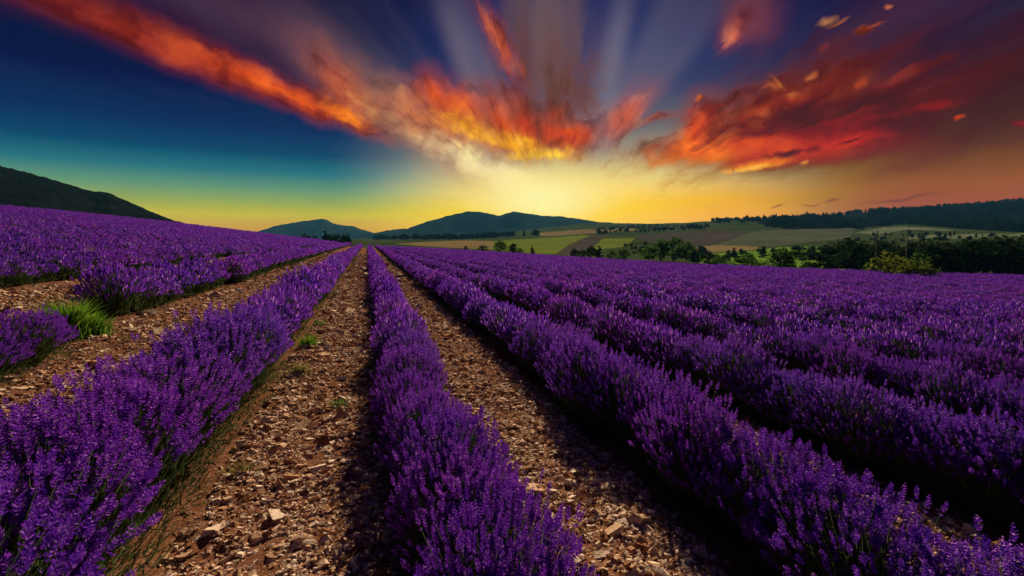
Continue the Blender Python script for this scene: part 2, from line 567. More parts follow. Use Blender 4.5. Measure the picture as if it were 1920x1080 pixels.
M_STEM = material('lavender_stems', leafy_fn((0.035, 0.06, 0.022), (0.08, 0.13, 0.04), (0.17, 0.22, 0.09)), 0.8, 0.2)
M_GRASS = material('grass_blades', leafy_fn((0.06, 0.14, 0.015), (0.12, 0.28, 0.02), (0.24, 0.40, 0.04)), 0.7, 0.4)
M_DRYGRASS = material('dry_grass_blades', leafy_fn((0.12, 0.12, 0.03), (0.22, 0.19, 0.06), (0.34, 0.27, 0.10)), 0.7, 0.4)
M_LEAF_DARK = material('dark_leaves', leafy_fn((0.012, 0.026, 0.010), (0.022, 0.045, 0.014), (0.04, 0.07, 0.02)), 0.8, 0.25)
M_LEAF = material('green_leaves', leafy_fn((0.03, 0.075, 0.014), (0.065, 0.15, 0.024), (0.12, 0.22, 0.035)), 0.8, 0.4)
M_LEAF_YELLOW = material('yellow_green_leaves', leafy_fn((0.05, 0.085, 0.012), (0.13, 0.17, 0.022), (0.24, 0.26, 0.04)), 0.8, 0.45)
M_LEAF_PALE = material('pale_leaves', leafy_fn((0.10, 0.13, 0.07), (0.20, 0.22, 0.13), (0.32, 0.32, 0.22)), 0.8, 0.3)
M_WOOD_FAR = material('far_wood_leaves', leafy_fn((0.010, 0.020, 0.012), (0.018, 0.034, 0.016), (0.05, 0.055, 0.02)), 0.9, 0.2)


def bark_fn(nt):
    n = noise(coords(nt), 6.0, 4.0)
    return mixc(n, (0.05, 0.035, 0.025), (0.12, 0.09, 0.06)), n, 0.02


M_BARK = material('bark', bark_fn, 0.9)


def soil_fn(nt):
    p = geo(nt, 'Position')
    n1 = noise(p, 1.3, 5.0, 0.6)
    n2 = noise(p, 22.0, 5.0, 0.65)
    n3 = noise(p, 70.0, 3.0, 0.6)
    c = mixc(smooth(n1, 0.3, 0.7), (0.15, 0.056, 0.025), (0.25, 0.105, 0.050))
    c = mixc(smooth(n2, 0.45, 0.75), c, (0.32, 0.185, 0.10))
    c = mixc(smooth(n3, 0.58, 0.72, 0.0, 0.8), c, (0.55, 0.41, 0.28))
    return c, n2 * 0.7 + n3 * 0.4, 0.02


M_SOIL = material('stony_soil', soil_fn, 0.95)


def stone_fn(nt):
    isl = geo(nt, 'Random Per Island')
    k = oinfo(nt)
    n = noise(geo(nt, 'Position'), 60.0, 4.0)
    r_ = S.m('FRACT', isl * 3.7 + k * 5.3)
    c = ramp(r_, [(0.0, (0.26, 0.105, 0.048)), (0.22, (0.46, 0.24, 0.125)), (0.5, (0.68, 0.45, 0.27)), (1.0, (0.88, 0.70, 0.50))])
    return mixc(smooth(n, 0.4, 0.7, 0.0, 0.45), c, (0.20, 0.115, 0.065)), n, 0.006


M_STONE = material('path_stones', stone_fn, 0.9)


def slab_fn(nt):
    k = oinfo(nt)
    n = noise(geo(nt, 'Position'), 45.0, 4.0)
    c = ramp(k, [(0.0, (0.42, 0.28, 0.17)), (0.5, (0.66, 0.50, 0.35)), (1.0, (0.85, 0.72, 0.56))])
    return mixc(smooth(n, 0.4, 0.7, 0.0, 0.5), c, (0.24, 0.15, 0.09)), n, 0.006


M_SLAB = material('loose_stones', slab_fn, 0.9)


def land_fn(c1, c2, c3, s1=0.02, s2=0.25, row=None, relief=0.5):
    def fn(nt):
        p = geo(nt, 'Position')
        n1 = noise(p, s1, 5.0, 0.6)
        n2 = noise(p, s2, 4.0, 0.65)
        c = mixc(smooth(n1, 0.35, 0.65), c1, c2)
        c = mixc(smooth(n2, 0.45, 0.7, 0.0, 0.8), c, c3)
        if row:
            w = nt.nodes.new('ShaderNodeTexWave')
            w.inputs['Scale'].default_value = row[1]
            w.inputs['Distortion'].default_value = 1.2
            w.inputs['Detail'].default_value = 2.0
            mp = nt.nodes.new('ShaderNodeMapping')
            mp.inputs[2].default_value = (0, 0, row[0])
            nt.links.new(p.k, mp.inputs[0])
            nt.links.new(mp.outputs[0], w.inputs[0])
            c = mixc(S(w.outputs['Fac']) * 0.5, c, c3)
        return c, n2, relief
    return fn


M_LAND = material('scrub_land', land_fn((0.038, 0.06, 0.020), (0.07, 0.09, 0.034), (0.026, 0.045, 0.015)), 0.95)
M_MEADOW = material('meadow_grass', land_fn((0.13, 0.19, 0.025), (0.20, 0.23, 0.04), (0.09, 0.14, 0.02), row=(0.5, 0.12)), 0.95)
M_MEADOW2 = material('valley_grass', land_fn((0.11, 0.24, 0.022), (0.19, 0.32, 0.04), (0.07, 0.15, 0.018), s1=0.05), 0.95)
M_STRAW = material('dry_field', land_fn((0.20, 0.15, 0.065), (0.26, 0.19, 0.08), (0.13, 0.12, 0.045)), 0.95)
M_PLOUGH = material('ploughed_earth', land_fn((0.070, 0.062, 0.052), (0.10, 0.085, 0.068), (0.05, 0.046, 0.038), row=(0.2, 0.2)), 0.95)
M_GREY = material('grey_green_crop', land_fn((0.085, 0.105, 0.06), (0.125, 0.135, 0.08), (0.06, 0.08, 0.045), row=(-0.4, 0.2)), 0.95)
M_PALE = material('pale_crop', land_fn((0.13, 0.16, 0.09), (0.20, 0.22, 0.13), (0.08, 0.11, 0.055)), 0.95)
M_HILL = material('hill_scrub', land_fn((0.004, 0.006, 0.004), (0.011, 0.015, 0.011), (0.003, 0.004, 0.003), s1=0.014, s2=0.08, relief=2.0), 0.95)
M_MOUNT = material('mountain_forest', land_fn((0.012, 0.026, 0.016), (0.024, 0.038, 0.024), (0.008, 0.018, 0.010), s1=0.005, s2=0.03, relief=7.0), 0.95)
M_CONCRETE = material('pole_concrete', land_fn((0.42, 0.43, 0.40), (0.52, 0.52, 0.48), (0.34, 0.34, 0.32), 2.0, 12.0), 0.8)
M_CHALK = material('pale_track', land_fn((0.50, 0.46, 0.38), (0.60, 0.55, 0.46), (0.40, 0.36, 0.28), 0.5, 2.0), 0.95)

# ==== STRUCTURE: the field, the land, the hills ============================
FIELD_END = 138.0
LEFT_EDGE = -46.0


def field_z(X, Y):
    X, Y = np.asarray(X, float), np.asarray(Y, float)
    t = np.maximum(0, -1.2 - X)
    zl = 0.145 * t * t / (t + 0.6) - 0.020 * np.maximum(0, t - 10) - 0.004 * np.maximum(0, t - 40) ** 2
    u = np.maximum(0, X - 1.0)
    zr = -0.050 * u * u / (u + 1.2) + 0.020 * np.maximum(0, u - 30)
    und = 0.10 * vnoise(X / 9, Y / 9, 3) * np.clip(Y / 15, 0, 1)
    return zl + zr + und - 0.0006 * np.maximum(0, Y - 110) ** 2


def right_edge(Y):
    return np.interp(Y, [-20, 36, 42, 55, 91, 110, 138], [98, 84, 54, 39, 30, 21, 12])


def frame_px(X, Y, Z):
    """where a point lies in the photograph, and its depth"""
    d = np.stack([np.asarray(X, float), np.asarray(Y, float), np.asarray(Z, float) - CAM_H], -1)
    zc = d @ FWD
    zs = np.where(np.abs(zc) < 1e-6, 1e-6, zc)
    return 960 + 960 * (d @ RGT) / zs, 540 - 960 * (d @ UPV) / zs, zc


xs = np.concatenate([np.arange(-60, -8, 2.0), np.arange(-8, 8, 0.2), np.arange(8, 100.1, 2.0)])
ys = np.concatenate([np.arange(-12, 0, 1.0), np.arange(0, 25, 0.25), np.arange(25, 141, 2.0)])
gx, gy = np.meshgrid(xs, ys)
gz = field_z(gx, gy) + 0.015 * fbm(gx * 3, gy * 3, 3, 5)
fc = grid_faces(len(ys), len(xs))
cx_, cy_ = gx.ravel()[fc].mean(1), gy.ravel()[fc].mean(1)
fc = fc[cx_ < right_edge(cy_) + 1.5]
soil = obj('field_soil', mesh('field_soil', np.stack([gx.ravel(), gy.ravel(), gz.ravel()], 1), fc, [M_SOIL], True))
tag(soil, kind='structure')

# the land beyond: distance and height in the photograph along a few directions from the viewpoint
LAND = {
    -400: [(60, 500), (200, 470), (600, 455), (1500, 449)],
    400: [(60, 500), (170, 470), (300, 456), (600, 452), (1500, 449)],
    680: [(60, 500), (150, 474), (300, 458), (600, 452), (1500, 449)],
    860: [(60, 500), (132, 474), (160, 466), (260, 456), (420, 451), (700, 449), (1500, 448)],
    920: [(60, 500), (125, 476), (150, 470), (240, 458), (400, 450), (560, 447), (800, 445), (1500, 446)],
    1000: [(60, 505), (115, 480), (150, 475), (240, 462), (360, 452), (500, 445), (700, 439), (1000, 433), (1250, 429), (1500, 440)],
    1100: [(60, 508), (95, 490), (150, 480), (210, 472), (280, 460), (350, 450), (440, 442), (600, 436), (850, 426), (1200, 419), (1500, 432)],
    1200: [(60, 510), (90, 496), (150, 486), (220, 472), (300, 458), (420, 444), (600, 432), (850, 425), (1250, 420), (1500, 430)],
    1340: [(60, 516), (80, 505), (150, 492), (200, 480), (270, 466), (350, 450), (480, 436), (650, 425), (900, 416), (1150, 418), (1500, 430)],
    1500: [(60, 522), (80, 512), (140, 500), (190, 485), (250, 470), (330, 456), (430, 441), (580, 428), (850, 408), (1100, 412), (1500, 425)],
    1650: [(60, 526), (80, 520), (130, 508), (180, 492), (260, 470), (390, 446), (520, 434), (680, 422), (950, 397), (1200, 400), (1500, 420)],
    1800: [(60, 528), (85, 522), (130, 511), (180, 497), (290, 460), (400, 443), (540, 431), (700, 420), (1050, 384), (1300, 388), (1500, 410)],
    1920: [(60, 528), (85, 523), (130, 512), (180, 499), (290, 461), (400, 441), (540, 431), (700, 421), (1100, 376), (1350, 380), (1500, 400)],
    2400: [(60, 528), (85, 523), (130, 512), (180, 499), (290, 461), (400, 441), (540, 431), (700, 418), (1100, 366), (1350, 372), (1500, 400)],
}
LR = np.exp(np.linspace(math.log(44), math.log(1500), 170))
LPX = sorted(LAND)
LZ = []
for px in LPX:
    rr_ = np.array([a for a, b in LAND[px]], float)
    zz_ = []
    for a, b in LAND[px]:
        d = ray(px, b)
        zz_.append(CAM_H + a * d[2] / math.hypot(d[0], d[1]))
    z = np.interp(np.log(LR), np.log(rr_), zz_)
    for _ in range(6):
        z[1:-1] = 0.25 * z[:-2] + 0.5 * z[1:-1] + 0.25 * z[2:]
    LZ.append(z)
LZ = np.array(LZ)
AZ_OF_PX = lambda px: np.arctan((np.asarray(px, float) - 960) / 960 / 1.0)   # from the view's azimuth
LA = AZ_OF_PX(LPX)


def land_z(a, r):
    """height of the land at azimuth a from the view's and distance r"""
    a, r = np.broadcast_arrays(np.asarray(a, float), np.asarray(r, float))
    ac = np.clip(a, LA[0], LA[-1])
    i = np.clip(np.searchsorted(LA, ac) - 1, 0, len(LA) - 2)
    t = (ac - LA[i]) / (LA[i + 1] - LA[i])
    t = t * t * (3 - 2 * t)
    q = np.clip(np.interp(np.log(np.clip(r, LR[0], LR[-1])), np.log(LR), np.arange(len(LR))), 0, len(LR) - 1.001)
    j = q.astype(int)
    u = q - j
    z = (LZ[i, j] * (1 - u) + LZ[i, j + 1] * u) * (1 - t) + (LZ[i + 1, j] * (1 - u) + LZ[i + 1, j + 1] * u) * t
    X, Y = r * np.sin(a + YAW), r * np.cos(a + YAW)
    z = z + fbm(X / 60, Y / 60, 4, 11) * np.clip((r - 90) / 200, 0, 1) * 2.0 * np.clip(r / 500, 0.5, 2)
    z = np.where(r > 1500, z + (0 - z) * np.clip((r - 1500) / 900, 0, 1), z)
    # under and at the lavender field the land keeps below the soil
    inside = (X > LEFT_EDGE - 3) & (X < right_edge(np.clip(Y, -20, 138)) + 2.5) & (Y < FIELD_END + 4) & (Y > -14)
    fz = field_z(np.clip(X, -60, 100), np.clip(Y, -12, 141)) - 0.5
    return np.where(inside, np.minimum(fz, 50), np.minimum(z, np.where(r < 150, np.maximum(z - 0.0, -50), z)))


a_in = AZ_OF_PX(np.arange(-340, 2270, 4.0))
a_out = np.linspace(a_in[-1], a_in[0] + 2 * math.pi, 70)[1:]
AA = np.concatenate([a_in, a_out])
RR = np.concatenate([[0.5, 12, 24, 34], LR, [1650, 1850, 2100, 2350, 2600]])
ga, gr = np.meshgrid(AA, RR)
gZ = land_z(ga, gr)
LX, LY = gr * np.sin(ga + YAW), gr * np.cos(ga + YAW)
LV = np.stack([LX.ravel(), LY.ravel(), gZ.ravel()], 1)
LF = grid_faces(len(RR), len(AA))
last = np.arange(len(RR) - 1) * len(AA) + len(AA) - 1     # (the seam closes on itself: first and last azimuth agree)
cpx, cpy, _ = frame_px(*[LV[LF][:, :, k].mean(1) for k in range(3)])
cr = gr.ravel()[LF].mean(1)


def in_poly(px, py, poly):
    p = np.asarray(poly, float)
    res = np.zeros(len(px), bool)
    x2, y2 = p[-1]
    for x1, y1 in p:
        c = ((y1 > py) != (y2 > py)) & (px < (x2 - x1) * (py - y1) / (y2 - y1 + 1e-12) + x1)
        res ^= c
        x2, y2 = x1, y1
    return res


PATCHES = [
    ('dry_field', M_STRAW, [(740, 457), (860, 451), (924, 451.5), (924, 468), (900, 467), (800, 462)]),
    ('meadow', M_MEADOW, [(924, 452), (1000, 447), (1090, 441), (1108, 441), (1066, 459), (1042, 476), (1000, 476), (960, 471), (924, 468)]),
    ('ploughed_field', M_PLOUGH, [(1110, 441), (1142, 440), (1125, 448), (1106, 466), (1070, 478), (1044, 476), (1068, 459)]),
    ('meadow', M_MEADOW, [(1130, 447), (1188, 446), (1186, 455), (1165, 463), (1118, 468), (1110, 465)]),
    ('ploughed_field', M_PLOUGH, [(1196, 441), (1330, 432), (1402, 434), (1384, 447), (1312, 461), (1230, 457), (1202, 450)]),
    ('grey_green_field', M_GREY, [(1346, 457), (1408, 435), (1480, 430), (1604, 428), (1592, 446), (1500, 456), (1450, 462), (1352, 460)]),
    ('dry_field', M_STRAW, [(1306, 463), (1345, 459), (1424, 462), (1418, 468), (1330, 474), (1308, 472)]),
    ('grass_field', M_MEADOW2, [(1320, 476), (1420, 470), (1450, 464), (1560, 462), (1580, 485), (1585, 512), (1430, 508), (1310, 502), (1312, 480)]),
    ('pale_field', M_PALE, [(1604, 436), (1660, 426), (1690, 424), (1780, 430), (1790, 433), (1700, 431), (1640, 440)]),
    ('pale_field', M_PALE, [(1700, 443), (1760, 440), (1830, 439), (1925, 438), (1925, 443), (1800, 447), (1700, 448)]),
    ('wooded_slope', M_HILL, [(1420, 418), (1440, 400), (1660, 380), (1930, 355), (2260, 340), (2260, 440), (1930, 437), (1800, 429), (1700, 420), (1610, 428), (1480, 430)]),
    ('dry_field', M_STRAW, [(1000, 437), (1080, 431), (1190, 428), (1196, 432), (1100, 438), (1020, 443)]),
]
patch_of = np.full(len(LF), -1)
for k, (n_, m_, poly) in enumerate(PATCHES):
    patch_of[in_poly(cpx, cpy, poly) & (cr > 100) & (cr < 1500) & (patch_of < 0) & ((n_ != 'wooded_slope') | (cr > 470))] = k
land = obj('land', mesh('land', LV, LF[patch_of < 0], [M_LAND], True))
tag(land, kind='structure')
for k, (n_, m_, poly) in enumerate(PATCHES):
    F_ = LF[patch_of == k]
    if not len(F_):
        print('EMPTY PATCH', n_, k)
        continue
    ids, inv = np.unique(F_, return_inverse=True)
    o = obj(n_, mesh(n_, LV[ids], inv.reshape(F_.shape), [m_], True))
    tag(o, kind='structure')


def hill(name, profile, dist, m, depth=0.3, rough=0.05, foot=452, seed=1, step=4.0, rows=26):
    """a hill of real depth: its crest line at the distance dist, sloping to its foot in front and behind"""
    px = np.arange(profile[0][0], profile[-1][0] + 0.1, step)
    py = np.interp(px, [p[0] for p in profile], [p[1] for p in profile])
    a = np.arctan((px - 960) / 960)
    el = []
    for p, q in zip(px, py):
        d = ray(p, q)
        el.append(d[2] / math.hypot(d[0], d[1]))
    crest = CAM_H + np.array(el) * dist
    df = ray(960, foot)
    t = np.linspace(-1, 1, rows)
    V_ = []
    for tt in t:
        r_ = dist * (1 + depth * tt)
        base = CAM_H + df[2] / math.hypot(df[0], df[1]) * r_ - 0.004 * dist
        k = 1 - abs(tt)
        k = k * k * (3 - 2 * k) * 0.55 + k * 0.45
        X, Y = r_ * np.sin(a + YAW), r_ * np.cos(a + YAW)
        h = base + (crest - base) * k
        relief = fbm(X / (dist * 0.05), Y / (dist * 0.05), 5, seed) * rough * np.maximum(crest - base, 0) * np.sin(math.pi * min(1, k)) * 2.0
        fine_ = fbm(X / (dist * 0.006), Y / (dist * 0.006), 3, seed + 9) * 0.0016 * dist * k
        V_.append(np.stack([X, Y, h + relief + fine_], 1))
    V_ = np.concatenate(V_)
    o = obj(name, mesh(name, V_, grid_faces(rows, len(px)), [m], True))
    tag(o, kind='structure')
    return o


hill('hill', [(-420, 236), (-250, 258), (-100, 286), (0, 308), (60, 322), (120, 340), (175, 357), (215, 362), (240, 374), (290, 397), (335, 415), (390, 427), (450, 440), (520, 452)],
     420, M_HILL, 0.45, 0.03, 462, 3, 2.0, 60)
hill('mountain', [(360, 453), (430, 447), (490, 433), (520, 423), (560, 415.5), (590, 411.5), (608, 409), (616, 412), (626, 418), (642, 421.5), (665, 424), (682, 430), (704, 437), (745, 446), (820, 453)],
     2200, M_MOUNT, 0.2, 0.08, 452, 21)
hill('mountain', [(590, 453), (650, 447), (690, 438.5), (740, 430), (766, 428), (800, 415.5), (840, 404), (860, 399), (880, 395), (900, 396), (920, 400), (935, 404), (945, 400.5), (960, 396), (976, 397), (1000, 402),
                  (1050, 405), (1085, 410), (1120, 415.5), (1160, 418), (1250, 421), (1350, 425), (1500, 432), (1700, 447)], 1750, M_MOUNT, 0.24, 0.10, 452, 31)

# ==== PATHS ================================================================
ROWS = {'L1': -1.52, 'C': 0.42, 'R1': 2.10, 'L2': -4.20}
PATH_SPANS = [(-3.95, -1.75, 0.8), (-1.15, 0.18, 0.5), (0.68, 1.86, 0.5), (2.36, 3.60, 0.8), (-6.7, -4.6, 3.5)]


def path_z(X, Y, c, hw):
    e = np.clip((hw - np.abs(X - c)) / 0.18, 0, 1)
    rel = 0.030 * fbm(X * 5, Y * 5, 3, 41) + 0.022 * fbm(X * 19, Y * 19, 3, 47) - 0.016 * np.exp(-((X - c) / 0.22) ** 2)
    return field_z(X, Y) + (0.02 + rel) * e - 0.03 * (1 - e)


def stone_shape(rng, n=8):
    """an irregular flat stone of eight corners"""
    v = np.array([[x, y, z] for z in (-1, 1) for y in (-1, 1) for x in (-1, 1)], float) * 0.5
    v *= rng.uniform(0.65, 1.15, (8, 3))
    v[4:, :2] *= rng.uniform(0.55, 0.95)
    v[:, :2] += rng.normal(0, 0.10, (8, 2))
    v[:, 2] *= rng.uniform(0.25, 0.55)
    return v


STONE_F = np.array([[0, 2, 3], [0, 3, 1], [4, 5, 7], [4, 7, 6], [0, 1, 5], [0, 5, 4], [2, 6, 7], [2, 7, 3], [0, 4, 6], [0, 6, 2], [1, 3, 7], [1, 7, 5]])
SHAPES = np.array([stone_shape(RNG) for _ in range(24)])
STONE_MESHES = [mesh('stone', v, STONE_F, [M_SLAB]) for v in SHAPES[:12]]


def euler_mats(rx, ry, rz):
    cx, sx, cy, sy, cz, sz = np.cos(rx), np.sin(rx), np.cos(ry), np.sin(ry), np.cos(rz), np.sin(rz)
    M_ = np.empty((len(rx), 3, 3))
    M_[:, 0] = np.stack([cy * cz, sx * sy * cz - cx * sz, cx * sy * cz + sx * sz], 1)
    M_[:, 1] = np.stack([cy * sz, sx * sy * sz + cx * cz, cx * sy * sz - sx * cz], 1)
    M_[:, 2] = np.stack([-sy, sx * cy, cx * cy], 1)
    return M_


def loose_stones(x0, x1, bands, c, hw):
    b = Build()
    for y0, y1, dens, size in bands:
        n = int((x1 - x0) * (y1 - y0) * dens)
        X = c + (RNG.beta(1.5, 1.5, n) - 0.5) * (x1 - x0)
        Y = RNG.uniform(y0, y1, n)
        keep = RNG.uniform(0, 1, n) < np.clip(0.80 + 1.3 * fbm(X * 2.2, Y * 0.9, 3, 71), 0.30, 1)
        X, Y = X[keep], Y[keep]
        n = len(X)
        s_ = size * np.exp(RNG.normal(0, 0.55, n))
        Rm = euler_mats(RNG.normal(0, 0.35, n), RNG.normal(0, 0.35, n), RNG.uniform(0, 6.28, n))
        V_ = SHAPES[RNG.integers(0, len(SHAPES), n)] * s_[:, None, None] * np.stack([np.ones(n), RNG.uniform(0.55, 1.0, n), RNG.uniform(0.55, 1.0, n)], 1)[:, None, :]
        V_ = np.einsum('nij,nkj->nki', Rm, V_)
        Z = path_z(X, Y, c, hw) + s_ * 0.03
        V_ += np.stack([X, Y, Z], 1)[:, None, :]
        b.many(V_, STONE_F)
    return b.mesh('gravel', [M_STONE])


for (x0, x1, y0) in PATH_SPANS:
    c, hw = (x0 + x1) / 2, (x1 - x0) / 2
    wide = x1 - x0 > 1.6 or x0 < -5
    xs = np.linspace(x0, x1, int((x1 - x0) / 0.028))
    ys = np.concatenate([np.arange(y0, 9, 0.028), np.arange(9, 18, 0.09), np.arange(18, 60.1, 0.5)])
    gx, gy = np.meshgrid(xs, ys)
    p = obj('path', mesh('path', np.stack([gx.ravel(), gy.ravel(), path_z(gx, gy, c, hw).ravel()], 1), grid_faces(len(ys), len(xs)), [M_SOIL], True))
    tag(p, kind='structure')
    f_ = 0.55 if wide else (0.5 if x0 > 2 else 1.0)
    g = obj('gravel', loose_stones(x0 + 0.06, x1 - 0.06, [(y0, 4.0, 6000 * f_, 0.0165), (4.0, 8.0, 3000 * f_, 0.022), (8, 20, 700, 0.036), (20, 60, 90, 0.065)], c, hw), p)
    tag(g, kind='stuff')
    n = 110 if wide else (60 if x0 > 2 else 130)
    for i in range(n):
        Y = 1.6 + 12 * RNG.uniform() ** 1.6
        X = c + (RNG.beta(1.6, 1.6) - 0.5) * (x1 - x0 - 0.16)
        s_ = RNG.uniform(0.024, 0.046) * (1.0 + 0.05 * Y)
        if RNG.uniform() < 0.06:
            s_ *= 1.6
        o = obj('stone', STONE_MESHES[RNG.integers(0, 12)], p, (X, Y, float(path_z(X, Y, c, hw)) + s_ * 0.04))
        o.rotation_euler = (RNG.normal(0, 0.22), RNG.normal(0, 0.22), RNG.uniform(0, 6.28))
        o.scale = (s_, s_ * RNG.uniform(0.55, 1.0), s_ * RNG.uniform(0.5, 0.9))

# ==== LAVENDER =============================================================
def spike_heads(b, tip, d, length, radius, detail, rng):
    """flower heads: tip (n, 3), direction d, as rings of florets (detail 2) or a ribbed spindle (1) or a plain one (0)"""
    n = len(tip)
    A, B_ = frames(d)
    if detail == 2:
        rings, per = 7, 5
        for k in range(rings):
            t = k / (rings - 1)
            pos = tip - d * (length * (1 - t))[:, None] if k else tip - d * (length * 1.22)[:, None]
            rk = radius * (0.75 + 0.55 * math.sin(math.pi * min(1, t * 0.85 + 0.12))) * (1.0 if t < 0.95 else 0.45)
            for j in range(per):
                th = 2 * math.pi * (j + 0.5 * (k % 2)) / per + rng.uniform(-0.3, 0.3, n)
                o_ = A * np.cos(th)[:, None] + B_ * np.sin(th)[:, None]
                s_ = -A * np.sin(th)[:, None] + B_ * np.cos(th)[:, None]
                rj = rk * rng.uniform(0.75, 1.25, n)
                h = (length / rings * 1.05)
                p0 = pos + o_ * (rj * 0.15)[:, None]
                p1 = pos + o_ * (rj * 0.85)[:, None] + s_ * (rj * 0.55)[:, None] + d * (h * 0.45)[:, None]
                p2 = pos + o_ * (rj * 1.2)[:, None] + d * (h * 0.95)[:, None]
                p3 = pos + o_ * (rj * 0.85)[:, None] - s_ * (rj * 0.55)[:, None] + d * (h * 0.45)[:, None]
                b.many(np.stack([p0, p1, p2, p3], 1), [[0, 1, 2], [0, 2, 3]])
    else:
        prof = [(-1.12, 0.15), (-0.9, 1.0), (-0.7, 0.55), (-0.45, 1.0), (-0.25, 0.6), (0.0, 0.12)] if detail == 1 else [(-1.1, 0.0), (-0.45, 1.1), (0.0, 0.0)]
        blades = 2
        ph = rng.uniform(0, 6.28, n)
        for j in range(blades):
            th = ph + math.pi * j / blades
            side = A * np.cos(th)[:, None] + B_ * np.sin(th)[:, None]
            pts = []
            for t, r_ in prof:
                for sg in (-1, 1):
                    pts.append(tip + d * (length * t)[:, None] + side * (sg * radius * r_ * rng.uniform(0.7, 1.3, n))[:, None])
            f = []
            for k in range(len(prof) - 1):
                f += [[2 * k, 2 * k + 1, 2 * k + 3], [2 * k, 2 * k + 3, 2 * k + 2]]
            if detail == 0:
                f = [[0, 2, 3], [2, 4, 3]]
            b.many(np.stack(pts, 1), f)


def lavender(seed, detail, n_spikes, n_blades, wide=0.46, tall=0.62, low=0.20, spike_scale=1.0, singles=0, long=1.4):
    """one bush: returns the meshes of its foliage and its flowers, and the places of single spikes"""
    rng = np.random.default_rng(seed)
    fo, fl = Build(), Build()
    # woody dark core: an uneven mound
    nu, nv = (14, 6) if detail == 2 else (9, 4)
    core = []
    for i in range(nv):
        for j in range(nu):
            e = math.pi / 2 * i / (nv - 1)
            t = 2 * math.pi * j / nu
            r_ = (0.52 if detail == 2 else 0.50) * (1 + 0.28 * rng.uniform(-1, 1))
            tuck = 0.62 + 0.38 * math.sin(min(1.57, 1.6 * e))
            core.append((wide * r_ * tuck * math.cos(e) * math.cos(t), long * wide * r_ * tuck * math.cos(e) * math.sin(t), tall * r_ * math.sin(e) - 0.03))
    core = np.array(core)
    F_ = [[i * nu + j, i * nu + (j + 1) % nu, (i + 1) * nu + (j + 1) % nu, (i + 1) * nu + j] for i in range(nv - 1) for j in range(nu)]
    F_ = np.array(F_)
    fo.add(core, np.concatenate([F_[:, [0, 1, 2]], F_[:, [0, 2, 3]]]))
    # spikes
    ct = rng.uniform(low, 1.0, n_spikes) ** 0.85
    st = np.sqrt(np.maximum(0, 1 - ct ** 2))
    ph = rng.uniform(0, 2 * math.pi, n_spikes)
    lump = 1 + 0.22 * np.array([vnoise(np.array([3 * s_ * math.cos(p_) + 5]), np.array([3 * s_ * math.sin(p_) + 2]), seed)[0] for s_, p_ in zip(st, ph)])
    k = lump * rng.normal(1.0, 0.075, n_spikes)
    tip = np.stack([wide * st * np.cos(ph) * k, long * wide * st * np.sin(ph) * k, tall * ct * k + 0.05], 1)
    base = np.stack([tip[:, 0] * 0.35, tip[:, 1] * 0.6, np.full(n_spikes, 0.05)], 1)
    mid_ = base + (tip - base) * 0.55 + np.array([0, 0, 0.035]) + rng.normal(0, 0.012, (n_spikes, 3))
    d = unit(tip - mid_)
    d = unit(d + np.array([0, 0, 0.25]) + rng.normal(0, 0.08, (n_spikes, 3)))
    ln = spike_scale * rng.uniform(0.055, 0.095, n_spikes)
    rd = spike_scale * rng.uniform(0.0085, 0.0125, n_spikes) * (1.25 if detail == 0 else 1.0)
    keep = np.ones(n_spikes, bool)
    keep[:singles] = False
    spike_heads(fl, tip[keep], d[keep], ln[keep], rd[keep], detail, rng)
    # stems as slim three-sided rods with one bend
    root = tip - d * (ln * 1.0)[:, None]
    sw = 0.0022 if detail == 2 else (0.0026 if detail == 1 else 0.005)
    sel = slice(None) if detail else slice(0, n_spikes // 2)
    a0, a1, a2_ = base[sel], mid_[sel], root[sel]
    sd_ = unit(np.cross(a2_ - a0, rng.normal(0, 1, a0.shape)))
    V_ = np.stack([a0 - sd_ * sw, a0 + sd_ * sw, a1 + sd_ * sw, a1 - sd_ * sw, a2_ + sd_ * sw * 0.7, a2_ - sd_ * sw * 0.7], 1)
    fo.many(V_, [[0, 1, 2], [0, 2, 3], [3, 2, 4], [3, 4, 5]])
    # narrow leaves in the lower part
    ct = rng.uniform(0.0, 1.0, n_blades) ** 1.15
    st = np.sqrt(1 - ct ** 2)
    ph = rng.uniform(0, 2 * math.pi, n_blades)
    k = rng.uniform(0.42, 0.88, n_blades)
    p0 = np.stack([wide * st * np.cos(ph) * k, long * wide * st * np.sin(ph) * k, tall * ct * k], 1)
    dv = unit(p0 + np.array([0, 0, 0.25]) + rng.normal(0, 0.12, (n_blades, 3)))
    bl = rng.uniform(0.05, 0.13, n_blades) * (1.0 if detail else 1.3)
    sd_ = unit(np.cross(dv, rng.normal(0, 1, p0.shape)))
    bw = (0.0035 if detail == 2 else (0.006 if detail == 1 else 0.012))
    V_ = np.stack([p0 - sd_ * bw, p0 + sd_ * bw, p0 + dv * bl[:, None]], 1)
    fo.many(V_, [[0, 1, 2]])
    return fo.mesh('foliage', [M_STEM]), fl.mesh('flowers', [M_FLOWER]), [(tip[i], d[i], ln[i]) for i in range(singles)]


